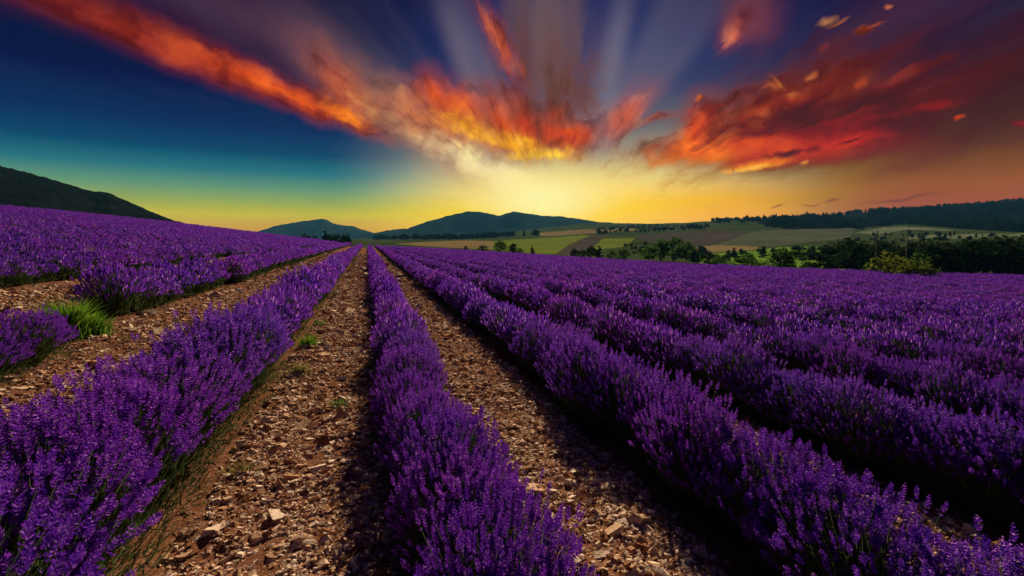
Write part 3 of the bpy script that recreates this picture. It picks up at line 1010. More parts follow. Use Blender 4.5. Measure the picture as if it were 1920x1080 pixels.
def single_spike(seed):
    rng = np.random.default_rng(seed)
    b = Build()
    spike_heads(b, np.zeros((1, 3)), np.array([[0, 0, 1.0]]), np.array([0.085]), np.array([0.012]), 2, rng)
    V_ = np.concatenate(b.v)
    V_[::4, :2] = 0.0                       # every floret sits on the stalk, so that the head is one piece
    zs = np.unique(np.round(V_[::4, 2], 6))
    axis = [[x, 0, z] for z in zs for x in (0.0, 0.0015)]
    n0 = len(V_)
    at = {z: n0 + 2 * k for k, z in enumerate(zs)}
    F_ = np.concatenate(b.f[3])
    for r_ in range(len(F_)):
        for c_ in range(3):
            if F_[r_, c_] % 4 == 0:
                F_[r_, c_] = at[zs[np.argmin(np.abs(zs - V_[F_[r_, c_], 2]))]]
    stalk = [[n0 + 2 * k, n0 + 2 * k + 1, n0 + 2 * k + 3, n0 + 2 * k + 2] for k in range(len(zs) - 1)]
    V_ = np.concatenate([V_, axis])
    used, inv = np.unique(np.concatenate([F_.ravel(), np.array(stalk).ravel()]), return_inverse=True)
    return mesh('flower_spike', V_[used], [inv[:F_.size].reshape(-1, 3), inv[F_.size:].reshape(-1, 4)], [M_FLOWER])


SPIKE_MESHES = [single_spike(900 + i) for i in range(4)]
HI = [lavender(100 + i, 2, 560, 2200, low=0.32, spike_scale=0.86, singles=26) for i in range(4)]
MIDL = [lavender(200 + i, 1, 540, 700, low=0.30, spike_scale=0.9) for i in range(5)]
LOW = [lavender(260 + i, 0, 460, 240, low=0.32, spike_scale=1.02) for i in range(5)]
FAR = [lavender(300 + i, 0, 190, 140, low=0.38, spike_scale=1.6) for i in range(4)]

row_x = [('L%d' % (i + 1), x) for i, x in enumerate([ROWS['L1'], ROWS['L2']] + [-7.0 - 1.9 * k for k in range(21)])]
row_x += [('C', ROWS['C']), ('R1', ROWS['R1'])]
row_x += [('R%d' % (i + 2), 3.80 + 1.7 * i) for i in range(50)]
GAPS = [(-4.0, 8.58, 1.22), (2.10, 21.0, 0.4), (-4.2, 17.0, 0.5)]
plants = []
for rn, x in row_x:
    d_ = {'C': 1.35, 'L1': 0.9, 'R1': 0.8}.get(rn, 0.4) + RNG.uniform(0, 0.3)
    end = min(FIELD_END, 138) + RNG.uniform(-2, 1)
    while d_ < end:
        X, Y = x + RNG.normal(0, 0.035) + (0.45 if rn == 'L2' and d_ < 8.6 else 0.0), d_
        d_ += (RNG.normal(0.74, 0.10) if d_ < 60 else RNG.normal(0.80, 0.10)) * (0.74 if rn[0] in 'CR' else 0.95)
        if X > right_edge(Y) or X < LEFT_EDGE:
            continue
        if any(abs(X - a) < 0.5 and abs(Y - b) < c_ for a, b, c_ in GAPS):
            continue
        if Y > 8 and RNG.uniform() < 0.012:
            continue
        px, py, zc = frame_px(X, Y, field_z(X, Y) + 0.3)
        if zc < 0.4 or px < -700 or px > 2600:
            continue
        plants.append((rn, X, Y, float(px), float(zc)))

in_view = [p for p in plants if -60 < p[3] < 1980 or (p[4] < 5.0 and -700 < p[3] < 2600)]
in_view.sort(key=lambda p: p[4])
singles = in_view[:295]
chosen = {id(p) for p in singles}
rest = [p for p in plants if id(p) not in chosen]

UNITS = ['', 'first', 'second', 'third', 'fourth', 'fifth', 'sixth', 'seventh', 'eighth', 'ninth', 'tenth', 'eleventh', 'twelfth', 'thirteenth', 'fourteenth', 'fifteenth', 'sixteenth', 'seventeenth',
         'eighteenth', 'nineteenth']


def ordinal(n):
    if n < 20:
        return UNITS[n]
    tens = ['', '', 'twent', 'thirt', 'fort', 'fift', 'sixt', 'sevent', 'eight'][n // 10]
    return tens + ('ieth' if n % 10 == 0 else 'y-' + UNITS[n % 10])


ORD = ['nearest'] + [ordinal(n) for n in range(2, 80)]
ROW_TEXT = {'C': 'in the middle row between two stony paths', 'L1': 'in the row left of the stony middle path', 'R1': 'in the row right of the middle row',
            'L2': 'in the row behind the bright green weeds'}


def row_text(rn):
    if rn in ROW_TEXT:
        return ROW_TEXT[rn]
    k = int(rn[1:])
    return '%s lavender row %s' % (['first', 'second', 'third', 'fourth', 'fifth', 'sixth', 'seventh', 'eighth', 'ninth', 'tenth', 'eleventh', 'twelfth', 'thirteenth', 'fourteenth', 'fifteenth'][k - 1],
                                    'right of the middle row' if rn[0] == 'R' else 'left of the stony middle path')


count = {}
HI_N = 0
for p in singles:
    rn, X, Y, px, zc = p
    i = count[rn] = count.get(rn, 0) + 1
    hi = zc < 6.6
    kit = HI[RNG.integers(0, 4)] if hi else (MIDL if zc < 10.5 else LOW)[RNG.integers(0, 5)]
    t = bpy.data.objects.new('lavender_bush', None)
    C.objects.link(t)
    t.empty_display_size = 0.2
    t.location = (X, Y, float(field_z(X, Y)) - 0.01)
    sc_ = RNG.uniform(0.90, 1.08) * (0.90 if rn == 'C' else 0.94 if rn == 'R1' else 0.88 if rn[0] == 'R' else 1.22 if rn == 'L1' else 1.12 if rn == 'L2' else 0.94)
    t.scale = (sc_ * (0.88 if rn[0] in 'CR' else 1.0), sc_ * RNG.uniform(0.95, 1.1), sc_ * RNG.uniform(0.92, 1.10) * (0.8 if rn == 'L2' and Y < 8.6 else 1.0))
    t.rotation_euler = (RNG.normal(0, 0.05), 0.06 + RNG.normal(0, 0.05), RNG.integers(0, 2) * math.pi + RNG.normal(0, 0.18))
    f1 = obj('foliage', kit[0], t)
    f2 = obj('flowers', kit[1], t)
    f1['kind'] = 'stuff'
    f2['kind'] = 'stuff'
    if kit[2]:
        if zc < 3.6:
            for tp, dd, ln in kit[2]:
                s_ = obj('flower_spike', SPIKE_MESHES[RNG.integers(0, 4)], t, tuple(tp))
                s_.rotation_mode = 'QUATERNION'
                s_.rotation_quaternion = Vector(dd).to_track_quat('Z', 'Y')
                s_.scale = (1, 1, ln / 0.085)
    tag(t, 'purple lavender bush, %s %s %s' % (ORD[i - 1] if i <= len(ORD) else 'farther', 'from the viewer' if i > 1 else 'to the viewer', row_text(rn)) if i <= len(ORD)
        else 'small purple lavender bush far along ' + row_text(rn).replace('in the', 'the'), 'lavender', 'lavender bushes ' + (row_text(rn) if rn in ROW_TEXT else 'in the ' + row_text(rn)))


def scatter(name, pts, sources, seed=0):
    """a mass of instanced pieces: pts is a list of (x, y, z, scale, turn); sources are objects of an unlinked collection"""
    coll = bpy.data.collections.new(name + '_source')
    for s_ in sources:
        coll.objects.link(s_)
    pts = np.asarray(pts, float)
    me = bpy.data.meshes.new(name)
    me.vertices.add(len(pts))
    me.vertices.foreach_set('co', pts[:, :3].astype(np.float32).ravel())
    for nm, col_, typ in (('size', pts[:, 3], 'FLOAT'), ('turn', pts[:, 4], 'FLOAT')):
        at = me.attributes.new(nm, typ, 'POINT')
        at.data.foreach_set('value', col_.astype(np.float32))
    at = me.attributes.new('pick', 'INT', 'POINT')
    at.data.foreach_set('value', np.random.default_rng(seed).integers(0, len(sources), len(pts)).astype(np.int32))
    o = obj(name, me)
    ng = bpy.data.node_groups.new(name, 'GeometryNodeTree')
    ng.interface.new_socket('Geometry', in_out='INPUT', socket_type='NodeSocketGeometry')
    ng.interface.new_socket('Geometry', in_out='OUTPUT', socket_type='NodeSocketGeometry')
    N = ng.nodes
    i_, o_ = N.new('NodeGroupInput'), N.new('NodeGroupOutput')
    ci = N.new('GeometryNodeCollectionInfo')
    ci.inputs['Collection'].default_value = coll
    ci.inputs['Separate Children'].default_value = True
    ci.inputs['Reset Children'].default_value = True
    ip = N.new('GeometryNodeInstanceOnPoints')
    ip.inputs['Pick Instance'].default_value = True

    def attr(nm, typ):
        a = N.new('GeometryNodeInputNamedAttribute')
        a.data_type = typ
        a.inputs['Name'].default_value = nm
        return a.outputs['Attribute']
    cz = N.new('ShaderNodeCombineXYZ')
    L = ng.links.new
    L(attr('turn', 'FLOAT'), cz.inputs[2])
    L(i_.outputs[0], ip.inputs['Points'])
    L(ci.outputs[0], ip.inputs['Instance'])
    L(attr('pick', 'INT'), ip.inputs['Instance Index'])
    L(cz.outputs[0], ip.inputs['Rotation'])
    L(attr('size', 'FLOAT'), ip.inputs['Scale'])
    L(ip.outputs[0], o_.inputs[0])
    md = o.modifiers.new('scatter', 'NODES')
    md.node_group = ng
    return o


def joined(name, a, b):
    """foliage and flowers of a far bush in one source mesh"""
    va = np.empty(len(a.vertices) * 3, np.float32); a.vertices.foreach_get('co', va)
    vb = np.empty(len(b.vertices) * 3, np.float32); b.vertices.foreach_get('co', vb)
    fa = np.array([p.vertices[:] for p in a.polygons]); fb = np.array([p.vertices[:] for p in b.polygons])
    me = mesh(name, np.concatenate([va.reshape(-1, 3), vb.reshape(-1, 3)]), np.concatenate([fa, fb + len(a.vertices)]), [M_STEM, M_FLOWER], False,
              np.concatenate([np.zeros(len(fa)), np.ones(len(fb))]))
    return bpy.data.objects.new(name, me)


near_rest = [p for p in rest if p[4] < 34]
far_rest = [p for p in rest if p[4] >= 34]
mk = lambda ps, lo, hi: [(X, Y, float(field_z(X, Y)) - 0.01, RNG.uniform(lo, hi) * (0.90 if rn in ('C', 'R1') else 0.74 if rn[0] == 'R' else 1.12 if rn in ('L1', 'L2') else 0.92), RNG.integers(0, 2) * math.pi + RNG.normal(0, 0.18)) for rn, X, Y, _, _ in ps]
lf = scatter('lavender_field', mk(near_rest, 0.84, 1.14), [joined('lavender', k[0], k[1]) for k in LOW], 3)
tag(lf, 'purple lavender rows farther off, covering the slopes on both sides', 'lavender field', None, 'stuff')
lf2 = scatter('distant_lavender', mk(far_rest, 0.86, 1.12), [joined('lavender', k[0], k[1]) for k in FAR], 4)
tag(lf2, 'most distant lavender, a purple carpet up to the field edges', 'lavender field', None, 'stuff')

# ==== WEEDS IN THE FIELD ===================================================
def tuft(seed, n, h, spread, bw=0.004, m=None, lean=0.6):
    rng = np.random.default_rng(seed)
    b = Build()
    ph = rng.uniform(0, 6.28, n)
    r0 = np.abs(rng.normal(0, spread * 0.32, n))
    ca = rng.uniform(0, 6.28, n)
    p0 = np.stack([r0 * np.cos(ca), r0 * np.sin(ca), np.zeros(n)], 1)
    ph = ca + rng.normal(0, 0.9, n)
    out = np.stack([np.cos(ph), np.sin(ph), np.zeros(n)], 1) * rng.uniform(0.1, lean, n)[:, None] + rng.normal(0, 0.15, (n, 3)) * [1, 1, 0]
    hh = h * rng.uniform(0.35, 1.1, n) * np.clip(1.25 - r0 / (spread * 0.8), 0.35, 1.2) * (1 + 0.6 * vnoise(p0[:, 0] * 9 / spread, p0[:, 1] * 9 / spread, seed))
    p1 = p0 + out * (hh * 0.45)[:, None] + np.array([0, 0, 1]) * (hh * 0.6)[:, None]
    p2 = p0 + out * (hh * 1.1)[:, None] + np.array([0, 0, 1]) * (hh * rng.uniform(0.75, 1.0, n))[:, None]
    sd_ = unit(np.cross(p2 - p0, rng.normal(0, 1, p0.shape))) * bw
    b.many(np.stack([p0 - sd_, p0 + sd_, p1 + sd_ * 0.8, p1 - sd_ * 0.8, p2], 1), [[0, 1, 2], [0, 2, 3], [3, 2, 4]])
    return b.mesh('weed_blades', [m])


def field_at(px, py):
    """where a photograph point meets the field"""
    d = ray(px, py)
    lo, hi_ = 0.5, 200.0
    for t in np.arange(0.6, 200, 0.02):
        if CAM_H + d[2] * t < field_z(d[0] * t, d[1] * t):
            return d[0] * t, d[1] * t
    return d[0] * 60, d[1] * 60


WEEDS = [
    ((132, 632), 0.56, 0.42, 1500, M_GRASS, 'grass_tuft', 'big bright green weed clump between two lavender bushes on the left', 0.006),
    ((176, 628), 0.36, 0.34, 700, M_GRASS, 'grass_tuft', 'darker green weed clump under the lavender bush beside the bright one', 0.006),
    ((578, 650), 0.22, 0.30, 300, M_GRASS, 'grass_tuft', 'small green weed under the lavender left of the middle path', 0.004),
    ((562, 702), 0.16, 0.34, 320, M_DRYGRASS, 'grass_tuft', 'yellowish low weed at the left edge of the middle path', 0.004),
    ((636, 762), 0.09, 0.26, 130, M_GRASS, 'grass_tuft', 'small flat green weed among stones in the middle path', 0.004),
    ((700, 742), 0.08, 0.18, 80, M_DRYGRASS, 'grass_tuft', 'thin dry weed at the right edge of the middle path', 0.003),
    ((1110, 782), 0.26, 0.30, 300, M_GRASS, 'grass_tuft', 'green grass tuft at the foot of the lavender right of the path', 0.004),
    ((455, 890), 0.12, 0.22, 90, M_DRYGRASS, 'grass_tuft', 'faded yellow weed on bare soil at the lower left path edge', 0.004),
    ((1018, 586), 0.45, 0.40, 260, M_GRASS, 'grass_tuft', 'green weed poking out between the lavender bushes right of centre', 0.008),
    ((1490, 590), 0.55, 0.9, 420, M_DRYGRASS, 'grass_tuft', 'pale yellow grass tuft standing among purple rows on the right', 0.014),
    ((1500, 618), 0.50, 0.7, 300, M_GRASS, 'grass_tuft', 'dull green tuft just below the pale yellow grass tuft', 0.012),
    ((160, 492), 0.55, 0.9, 420, M_DRYGRASS, 'grass_tuft', 'grey dry tuft between lavender bushes on the left slope', 0.012),
    ((355, 470), 0.55, 0.7, 320, M_DRYGRASS, 'grass_tuft', 'pale straw tuft in the lavender on the left slope', 0.014),
    ((300, 690), 0.10, 0.30, 110, M_DRYGRASS, 'grass_tuft', 'dry weed on the wide path below the lavender clump', 0.004),
    ((705, 830), 0.09, 0.20, 110, M_GRASS, 'grass_tuft', 'green weed squeezed against the left foot of the middle row', 0.004),
    ((690, 690), 0.10, 0.22, 110, M_DRYGRASS, 'grass_tuft', 'olive weed beside the middle row halfway up the middle path', 0.004),
    ((1215, 850), 0.10, 0.24, 120, M_GRASS, 'grass_tuft', 'green weed on the shaded right edge of the right path', 0.004),
    ((1330, 945), 0.10, 0.26, 120, M_DRYGRASS, 'grass_tuft', 'olive dry weed on the right path near the lower lavender', 0.004),
    ((600, 612), 0.14, 0.22, 120, M_GRASS, 'grass_tuft', 'green weed farther up the left edge of the middle path', 0.005),
    ((235, 640), 0.09, 0.35, 110, M_DRYGRASS, 'grass_tuft', 'straw coloured weed on the path right of the bright green clump', 0.004),
]
for k, ((px, py), h, sp, n, m_, nm, lb, bw) in enumerate(WEEDS):
    X, Y = field_at(px, py)
    o = obj(nm, tuft(600 + k, n, h, sp, bw, m_), None, (X, Y, float(field_z(X, Y)) - 0.01))
    tag(o, lb, 'weed', 'weeds in the lavender field')

# ==== TREES ================================================================
def crown_mesh(seed, kind, leaves, m, leaf=0.16):
    """many leaf-sized faces in clumps through a crown of unit height standing on z = 0"""
    rng = np.random.default_rng(seed)
    b = Build()
    if kind == 'conifer':
        n = 46
        t = rng.uniform(0.08, 1.0, n)
        rad = 0.20 * (1 - t) ** 0.8 * rng.uniform(0.5, 1.1, n) + 0.01
        ph = rng.uniform(0, 6.28, n)
        cc = np.stack([rad * np.cos(ph), rad * np.sin(ph), t], 1)
        rr__ = 0.085 * (1.15 - t)
    else:
        w, flat = {'round': (0.52, 0.46), 'wide': (0.74, 0.47), 'tall': (0.34, 0.48), 'shrub': (0.64, 0.50)}[kind]
        n = 30
        v = unit(rng.normal(0, 1, (n, 3))) * (rng.uniform(0.25, 1.0, (n, 1)) ** 0.45)
        z0 = 0.50 if kind != 'shrub' else 0.46
        cc = np.stack([v[:, 0] * w * 0.82, v[:, 1] * w * 0.82, z0 + v[:, 2] * flat * 0.85], 1)
        cc[:, :2] *= (1 - 0.35 * np.maximum(0, (cc[:, 2:3] - z0) / flat))
        rr__ = rng.uniform(0.07, 0.22, n)
    per = max(6, leaves // n)
    idx = np.repeat(np.arange(n), per)
    q = unit(rng.normal(0, 1, (len(idx), 3)))
    pos = cc[idx] + q * (np.asarray(rr__)[idx] * rng.uniform(0.55, 1.1, len(idx)))[:, None] * [1.15, 1.15, 0.8]
    nrm = unit(q + rng.normal(0, 0.5, q.shape) + [0, 0, 0.3])
    A, B_ = frames(nrm)
    sz = leaf * 0.28 * rng.uniform(0.6, 1.3, len(idx))
    A, B_ = A * sz[:, None], B_ * sz[:, None] * 0.7
    b.many(np.stack([pos - A, pos - B_ * 0.9, pos + A, pos + B_ * 0.9], 1), [[0, 1, 2, 3]])
    return b.mesh('crown', [m])


def trunk_mesh(seed, top=0.62, r0=0.035):
    rng = np.random.default_rng(seed)
    b = Build()

    def limb(p, q, ra, rb):
        d = unit((q - p)[None])
        A, B_ = frames(d)
        th = np.arange(6) * math.pi / 3
        ring = np.cos(th)[:, None] * A + np.sin(th)[:, None] * B_
        f = [[j, (j + 1) % 6, 6 + (j + 1) % 6, 6 + j] for j in range(6)]
        b.add(np.concatenate([p + ring * ra, q + ring * rb]), f)
    p = np.array([0, 0, -0.03])
    q = np.array([rng.normal(0, 0.02), rng.normal(0, 0.02), 0.32])
    limb(p, q, r0, r0 * 0.75)
    e = np.array([rng.normal(0, 0.03), rng.normal(0, 0.03), top])
    limb(q, e, r0 * 0.75, r0 * 0.3)
    for k in range(4):
        a = k * 1.57 + rng.uniform(-0.4, 0.4)
        s_ = q + (e - q) * rng.uniform(0.0, 0.6)
        limb(s_, s_ + np.array([0.22 * math.cos(a), 0.22 * math.sin(a), 0.2]), r0 * 0.45, r0 * 0.15)
    return b.mesh('trunk', [M_BARK])


TRUNKS = [trunk_mesh(70 + i) for i in range(3)]
CROWNS = {}
for kind in ('round', 'wide', 'tall', 'shrub', 'conifer'):
    for tone, m_ in (('dark', M_LEAF_DARK), ('green', M_LEAF), ('yellow', M_LEAF_YELLOW), ('pale', M_LEAF_PALE)):
        CROWNS[kind, tone] = [crown_mesh(hash((kind, tone)) % 1 + 11 * i + 3 * len(kind), kind, 1100, m_) for i in range(2)]


def land_xy(px, r):
    a = math.atan((px - 960) / 960)
    return r * math.sin(a + YAW), r * math.cos(a + YAW), float(land_z(a, r))


def tree(px, r, h, kind, tone, label, group, wide=1.0, k=0):
    X, Y, Z = land_xy(px, r)
    nm = {'shrub': 'shrub', 'conifer': 'conifer'}.get(kind, 'tree')
    t = bpy.data.objects.new(nm, None)
    C.objects.link(t)
    t.location = (X, Y, Z - 0.05)
    t.rotation_euler = (0, 0, RNG.uniform(0, 6.28))
    h = h * (1.2 if tone == 'green' else 1.0)
    t.scale = (h * wide, h * wide, h)
    obj('crown', CROWNS[kind, tone][k % 2], t)
    obj('trunk', TRUNKS[k % 3], t)
    tag(t, label, 'shrub' if kind == 'shrub' else 'tree', group)
    return t


# (photograph column, distance, height, kind, tone, width factor, label)
TREES = [
    # dark group behind the far end of the rows, left of the vanishing point
    (573, 190, 2.6, 'round', 'dark', 1.0, 'small dark bush standing alone left of the dark tree group'),
    (592, 195, 2.4, 'shrub', 'dark', 1.1, 'low dark bush at the left end of the dark tree group'),
    (611, 200, 3.6, 'conifer', 'dark', 1.6, 'dark pointed tree rising from the group at the row ends'),
    (622, 192, 3.4, 'round', 'dark', 1.2, 'dark round tree in the middle of the group at row ends'),
    (634, 196, 3.6, 'wide', 'dark', 1.0, 'broad dark tree in the group above the row ends'),
    (647, 188, 3.2, 'round', 'dark', 1.0, 'dark tree near the right end of the group at row ends'),
    (655, 185, 2.6, 'conifer', 'dark', 1.6, 'small pointed dark tree closing the group on the right'),
    # meadow edge
    (873, 150, 1.3, 'shrub', 'dark', 1.0, 'tiny dark bush on the dry field left of the meadow'),
    (905, 146, 1.9, 'shrub', 'dark', 1.6, 'low wide dark bush at the left end of the meadow'),
    (938, 140, 2.9, 'round', 'green', 1.2, 'green round tree at the front left of the bright meadow'),
    (962, 138, 3.0, 'tall', 'dark', 1.3, 'dark upright tree at the front of the bright meadow'),
    (974, 134, 1.5, 'shrub', 'green', 1.2, 'low bush right of the upright tree before the meadow'),
    (998, 130, 2.2, 'conifer', 'dark', 1.5, 'dark little cypress in front of the meadow'),
    (1077, 125, 2.4, 'round', 'dark', 1.0, 'dark bush at the lower end of the ploughed strip'),
    (1092, 124, 2.4, 'shrub', 'dark', 1.2, 'dark low bush just right of the ploughed strip'),
    (1108, 128, 3.2, 'round', 'dark', 1.1, 'dark round tree below the small meadow'),
    (1123, 122, 3.0, 'conifer', 'dark', 1.7, 'dark cypress beside the round tree below the small meadow'),
    (1146, 120, 2.0, 'shrub', 'green', 1.3, 'green low bush right of the dark cypress'),
    (1170, 118, 2.8, 'round', 'green', 1.1, 'green tree at the left end of the large clump'),
    (1172, 270, 2.2, 'round', 'dark', 1.0, 'small dark tree at the right of the small meadow'),
    (1183, 275, 2.4, 'round', 'dark', 1.0, 'dark tree on the corner above the small meadow'),
    (1209, 285, 2.6, 'round', 'dark', 1.2, 'dark tree on the ploughed slope above the clump'),
    (1216, 132, 3.6, 'round', 'green', 1.1, 'green tree opening the large clump from the left'),
    (1238, 138, 5.0, 'round', 'green', 1.0, 'tall green tree left of the highest in the clump'),
    (1262, 140, 6.0, 'wide', 'green', 0.8, 'highest and broadest green tree of the clump'),
    (1286, 134, 4.6, 'round', 'green', 1.1, 'green tree right of the highest in the clump'),
    (1306, 128, 3.6, 'round', 'dark', 1.1, 'dark green tree at the right end of the clump'),
    (1322, 122, 2.6, 'shrub', 'dark', 1.1, 'low dark bush closing the clump on the right'),
    (1290, 84, 1.4, 'shrub', 'pale', 0.9, 'pale whitish shrub at the field edge'),
    (1301, 72, 1.0, 'shrub', 'dark', 1.1, 'small round dark bush at the edge of the lavender'),
    (1335, 74, 1.5, 'round', 'dark', 1.2, 'dark bush on the lavender edge, left of three'),
    (1350, 76, 1.7, 'round', 'green', 1.2, 'green bush on the lavender edge, middle of three'),
    (1364, 72, 1.4, 'shrub', 'green', 1.1, 'green bush on the lavender edge, right of three'),
    (1360, 140, 2.6, 'round', 'dark', 1.1, 'dark tree behind the three edge bushes'),
    (1342, 150, 2.6, 'round', 'dark', 1.1, 'dark tree farther back left of the pointed tree'),
    (1376, 190, 3.2, 'conifer', 'dark', 1.7, 'pointed dark tree before the yellow field'),
    (1388, 150, 2.4, 'shrub', 'dark', 1.3, 'dark bush below the pointed dark tree'),
    (1403, 140, 3.0, 'round', 'dark', 1.2, 'dark round tree behind the first round edge tree'),
    (1400, 70, 2.0, 'round', 'green', 1.4, 'rounded green tree left of the pale track'),
    (1430, 190, 3.8, 'conifer', 'dark', 1.7, 'dark cypress above the pale track'),
    (1442, 110, 1.6, 'shrub', 'green', 1.3, 'low green bush right beside the pale track'),
    (1463, 72, 2.9, 'round', 'green', 1.3, 'big rounded green tree right of the pale track'),
    (1467, 180, 2.8, 'round', 'dark', 1.2, 'dark tree in the meadow behind the big rounded tree'),
    (1490, 185, 4.6, 'tall', 'dark', 1.2, 'tall dark cypress in the middle of the valley meadow'),
    (1505, 165, 3.4, 'round', 'dark', 1.1, 'dark round tree right of the tall valley cypress'),
    (1521, 190, 4.0, 'tall', 'dark', 1.3, 'second tall dark tree in the valley meadow'),
    (1538, 74, 3.2, 'wide', 'dark', 1.1, 'broad dark green tree on the lavender edge'),
    (1516, 78, 1.8, 'shrub', 'dark', 1.2, 'dark bush leaning on the broad edge tree'),
    (1545, 205, 4.4, 'round', 'dark', 1.2, 'dark tree on the slope left of the dark wood'),
    (1556, 150, 3.6, 'round', 'green', 1.2, 'green tree just left of the dark wood'),
    (1480, 130, 1.6, 'shrub', 'green', 1.4, 'small green bush in the valley meadow'),
    (1416, 105, 1.5, 'shrub', 'dark', 1.2, 'small dark bush left of the pale track'),
    # yellow-green shrubs before the wood
    (1662, 66, 3.2, 'shrub', 'yellow', 1.0, 'tallest yellow-green shrub at the lavender edge'),
    (1684, 64, 2.8, 'shrub', 'yellow', 0.9, 'yellow-green shrub in the middle of the lit clump'),
    (1708, 62, 2.4, 'shrub', 'yellow', 1.0, 'low rounded yellow-green shrub in front of the clump'),
    (1736, 62, 2.2, 'shrub', 'yellow', 0.9, 'small yellow-green shrub at the right end of the clump'),
    (1722, 68, 2.6, 'shrub', 'green', 1.0, 'green shrub behind the yellow-green clump'),
    (1640, 68, 1.9, 'shrub', 'green', 1.2, 'green shrub left of the yellow-green clump'),
]
CLUMP_TOP = [435, 440, 433, 437, 434.5, 437, 440]         # photograph height of the tops of the group at the row ends
for k, (px, r, h, kind, tone, wd, lb) in enumerate(TREES):
    if k < 7:
        dd = ray(px, CLUMP_TOP[k])
        h = CAM_H + r * dd[2] / math.hypot(dd[0], dd[1]) - land_xy(px, r)[2]
        wd *= 0.8
    tree(px, r, h, kind, tone, lb, 'dark trees at the row ends' if k < 7 else ('yellow-green shrubs at the lavender edge' if px > 1630 else 'trees and bushes in the valley'), wd, k)

# the dark wood on the right
wood = []
for k, px in enumerate(np.linspace(1572, 2060, 26)):
    wood.append((px + RNG.uniform(-6, 6), RNG.uniform(88, 105), RNG.uniform(4.6, 5.6) if px < 1640 or px > 1760 else 4.8))
for k, px in enumerate(np.linspace(1585, 2080, 18)):
    wood.append((px + RNG.uniform(-8, 8), RNG.uniform(115, 135), RNG.uniform(5.8, 7.0)))
wood.sort()
for k, (px, r, h) in enumerate(wood):
    kind = ('round', 'wide', 'tall', 'round')[k % 4]
    nth = ordinal(k + 1)
    tree(px, r, h, kind, 'dark', '%s dark tree, %s from the left in the wood behind the right of the field' % ({'round': 'rounded', 'wide': 'broad', 'tall': 'upright'}[kind], nth), 'trees of the dark wood on the right',
         {'round': 1.15, 'wide': 0.9, 'tall': 1.4}[kind], k)

# far woods and hedges, masses nobody could count
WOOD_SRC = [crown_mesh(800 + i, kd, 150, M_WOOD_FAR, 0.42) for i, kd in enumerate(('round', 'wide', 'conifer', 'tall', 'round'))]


def far_wood(name, poly, n, h, rmin, rmax, label, seed, clump=-1.0):
    rng = np.random.default_rng(seed)
    P_ = np.asarray(poly, float)
    a = AZ_OF_PX(rng.uniform(P_[:, 0].min(), P_[:, 0].max(), n * 30))
    r = np.exp(rng.uniform(math.log(rmin), math.log(rmax), n * 30))
    z = land_z(a, r)
    X, Y = r * np.sin(a + YAW), r * np.cos(a + YAW)
    px, py, _ = frame_px(X, Y, z)
    ok = np.nonzero(in_poly(px, py, P_) & (vnoise(px / 26, r / 60, seed) > clump))[0][:n]
    pts = [(X[i], Y[i], z[i] - 0.3, rng.uniform(h[0], h[1]), rng.uniform(0, 6.28)) for i in ok]
    o = scatter(name, pts, [bpy.data.objects.new('far_tree', m_) for m_ in WOOD_SRC], seed)
    tag(o, label, 'wood', None, 'stuff')


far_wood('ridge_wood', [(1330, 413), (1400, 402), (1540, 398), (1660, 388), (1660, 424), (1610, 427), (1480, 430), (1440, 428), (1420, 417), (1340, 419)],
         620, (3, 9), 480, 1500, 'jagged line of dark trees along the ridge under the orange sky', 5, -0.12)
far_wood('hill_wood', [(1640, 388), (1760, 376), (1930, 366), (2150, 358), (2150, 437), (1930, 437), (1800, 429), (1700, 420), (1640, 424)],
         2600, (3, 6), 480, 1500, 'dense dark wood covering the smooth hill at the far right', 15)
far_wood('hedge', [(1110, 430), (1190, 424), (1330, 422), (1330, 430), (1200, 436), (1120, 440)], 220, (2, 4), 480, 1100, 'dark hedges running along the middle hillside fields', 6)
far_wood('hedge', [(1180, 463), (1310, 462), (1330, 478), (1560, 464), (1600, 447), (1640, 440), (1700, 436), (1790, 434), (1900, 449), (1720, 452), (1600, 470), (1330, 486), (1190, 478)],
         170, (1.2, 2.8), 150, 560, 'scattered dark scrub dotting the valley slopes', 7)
far_wood('treeline', [(700, 445.5), (920, 444), (1010, 440), (1010, 446), (920, 449.5), (700, 450.5)], 420, (5, 9), 600, 1400, 'low dark line of trees before the blue mountain', 8)

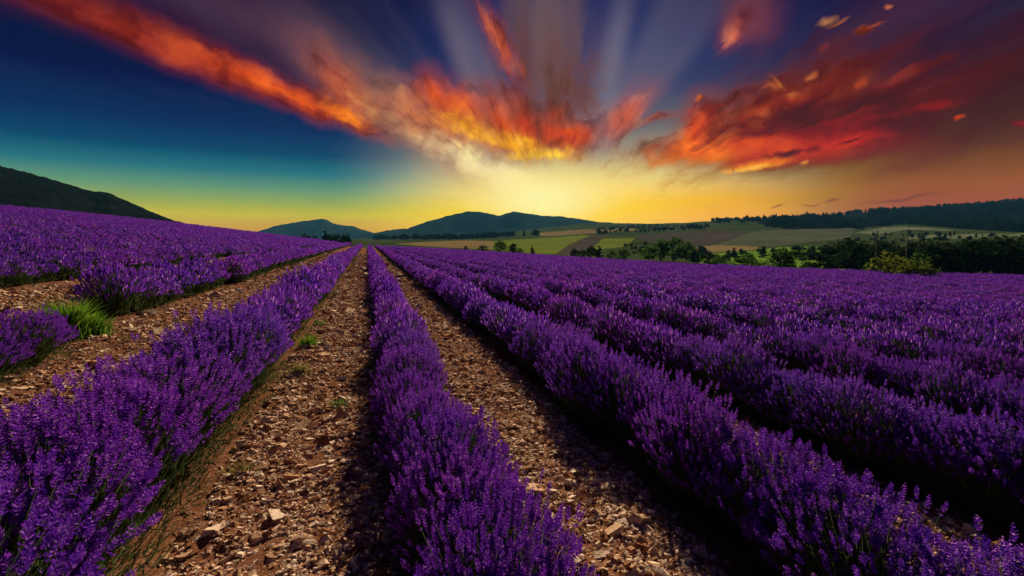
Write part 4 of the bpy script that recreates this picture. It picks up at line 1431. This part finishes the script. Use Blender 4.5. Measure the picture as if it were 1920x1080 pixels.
# ==== SMALL THINGS IN THE VALLEY ===========================================
def pole(px, r, h, label):
    X, Y, Z = land_xy(px, r)
    t = bpy.data.objects.new('utility_pole', None)
    C.objects.link(t)
    t.location = (X, Y, Z)
    b = Build()
    n = 8
    th = np.arange(n) * 2 * math.pi / n
    ring = np.stack([np.cos(th), np.sin(th), np.zeros(n)], 1)
    levels_ = [(-0.3, 0.10), (h * 0.5, 0.08), (h, 0.06)]
    V_ = np.concatenate([ring * rd + [0, 0, z] for z, rd in levels_] + [np.array([[0, 0, h + 0.02]])])
    b.add(V_, [[k * n + j, k * n + (j + 1) % n, (k + 1) * n + (j + 1) % n, (k + 1) * n + j] for k in range(2) for j in range(n)])
    b.f.setdefault(3, []).append(np.array([[2 * n + j, 2 * n + (j + 1) % n, 3 * n] for j in range(n)]))
    obj('shaft', b.mesh('shaft', [M_CONCRETE], True), t)
    c = np.array([[x, y, z] for z in (h - 0.42, h - 0.36) for y in (-0.13, -0.06) for x in (-0.22, 0.22)])
    obj('bracket', mesh('bracket', c, np.array([[0, 2, 3, 1], [4, 5, 7, 6], [0, 1, 5, 4], [2, 6, 7, 3], [0, 4, 6, 2], [1, 3, 7, 5]]), [M_CONCRETE]), t)
    tag(t, label, 'pole', 'poles before the dark wood')


pole(1641, 80, 5.9, 'shorter pale pole in front of the dark wood, left one')
pole(1698, 78, 6.0, 'pale pole rising just behind the yellow-green shrubs')


def track(points, width, label):
    """a short pale farm track lying on the valley slope"""
    V_ = []
    P_ = []
    for px, r in points:
        X, Y, Z = land_xy(px, r)
        P_.append((X, Y))
    P_ = np.array(P_)
    t = np.linspace(0, len(P_) - 1, 26)
    X = np.interp(t, range(len(P_)), P_[:, 0])
    Y = np.interp(t, range(len(P_)), P_[:, 1])
    dx, dy = np.gradient(X), np.gradient(Y)
    L = np.hypot(dx, dy)
    for s_ in (-1, 0, 1):
        xx, yy = X - dy / L * s_ * width / 2, Y + dx / L * s_ * width / 2
        a = np.arctan2(xx, yy) - YAW
        V_.append(np.stack([xx, yy, land_z(a, np.hypot(xx, yy)) + 0.25], 1))
    V_ = np.stack(V_, 1).reshape(-1, 3)
    o = obj('track', mesh('track', V_, grid_faces(26, 3), [M_CHALK], True))
    tag(o, kind='structure')


track([(1374, 96), (1392, 104), (1412, 112), (1430, 124)], 1.6, '')
track([(1436, 128), (1446, 140), (1458, 158)], 1.6, '')

# ==== HAZE =================================================================
hv = np.array([[x, y, z] for z in (-60, HAZE_TOP) for y in (-HAZE_HALF, HAZE_HALF) for x in (-HAZE_HALF, HAZE_HALF)], float)
hz = obj('haze', mesh('haze', hv, np.array([[0, 2, 3, 1], [4, 5, 7, 6], [0, 1, 5, 4], [2, 6, 7, 3], [0, 4, 6, 2], [1, 3, 7, 5]])))
hz['kind'] = 'stuff'
hm = bpy.data.materials.new('haze')
hm.use_nodes = True
hm.node_tree.nodes.clear()
ho = hm.node_tree.nodes.new('ShaderNodeOutputMaterial')
pv = hm.node_tree.nodes.new('ShaderNodeVolumePrincipled')
pv.inputs['Color'].default_value = (0.13, 0.56, 1.0, 1)
pv.inputs['Density'].default_value = HAZE
hm.node_tree.links.new(pv.outputs[0], ho.inputs['Volume'])
hz.data.materials.append(hm)
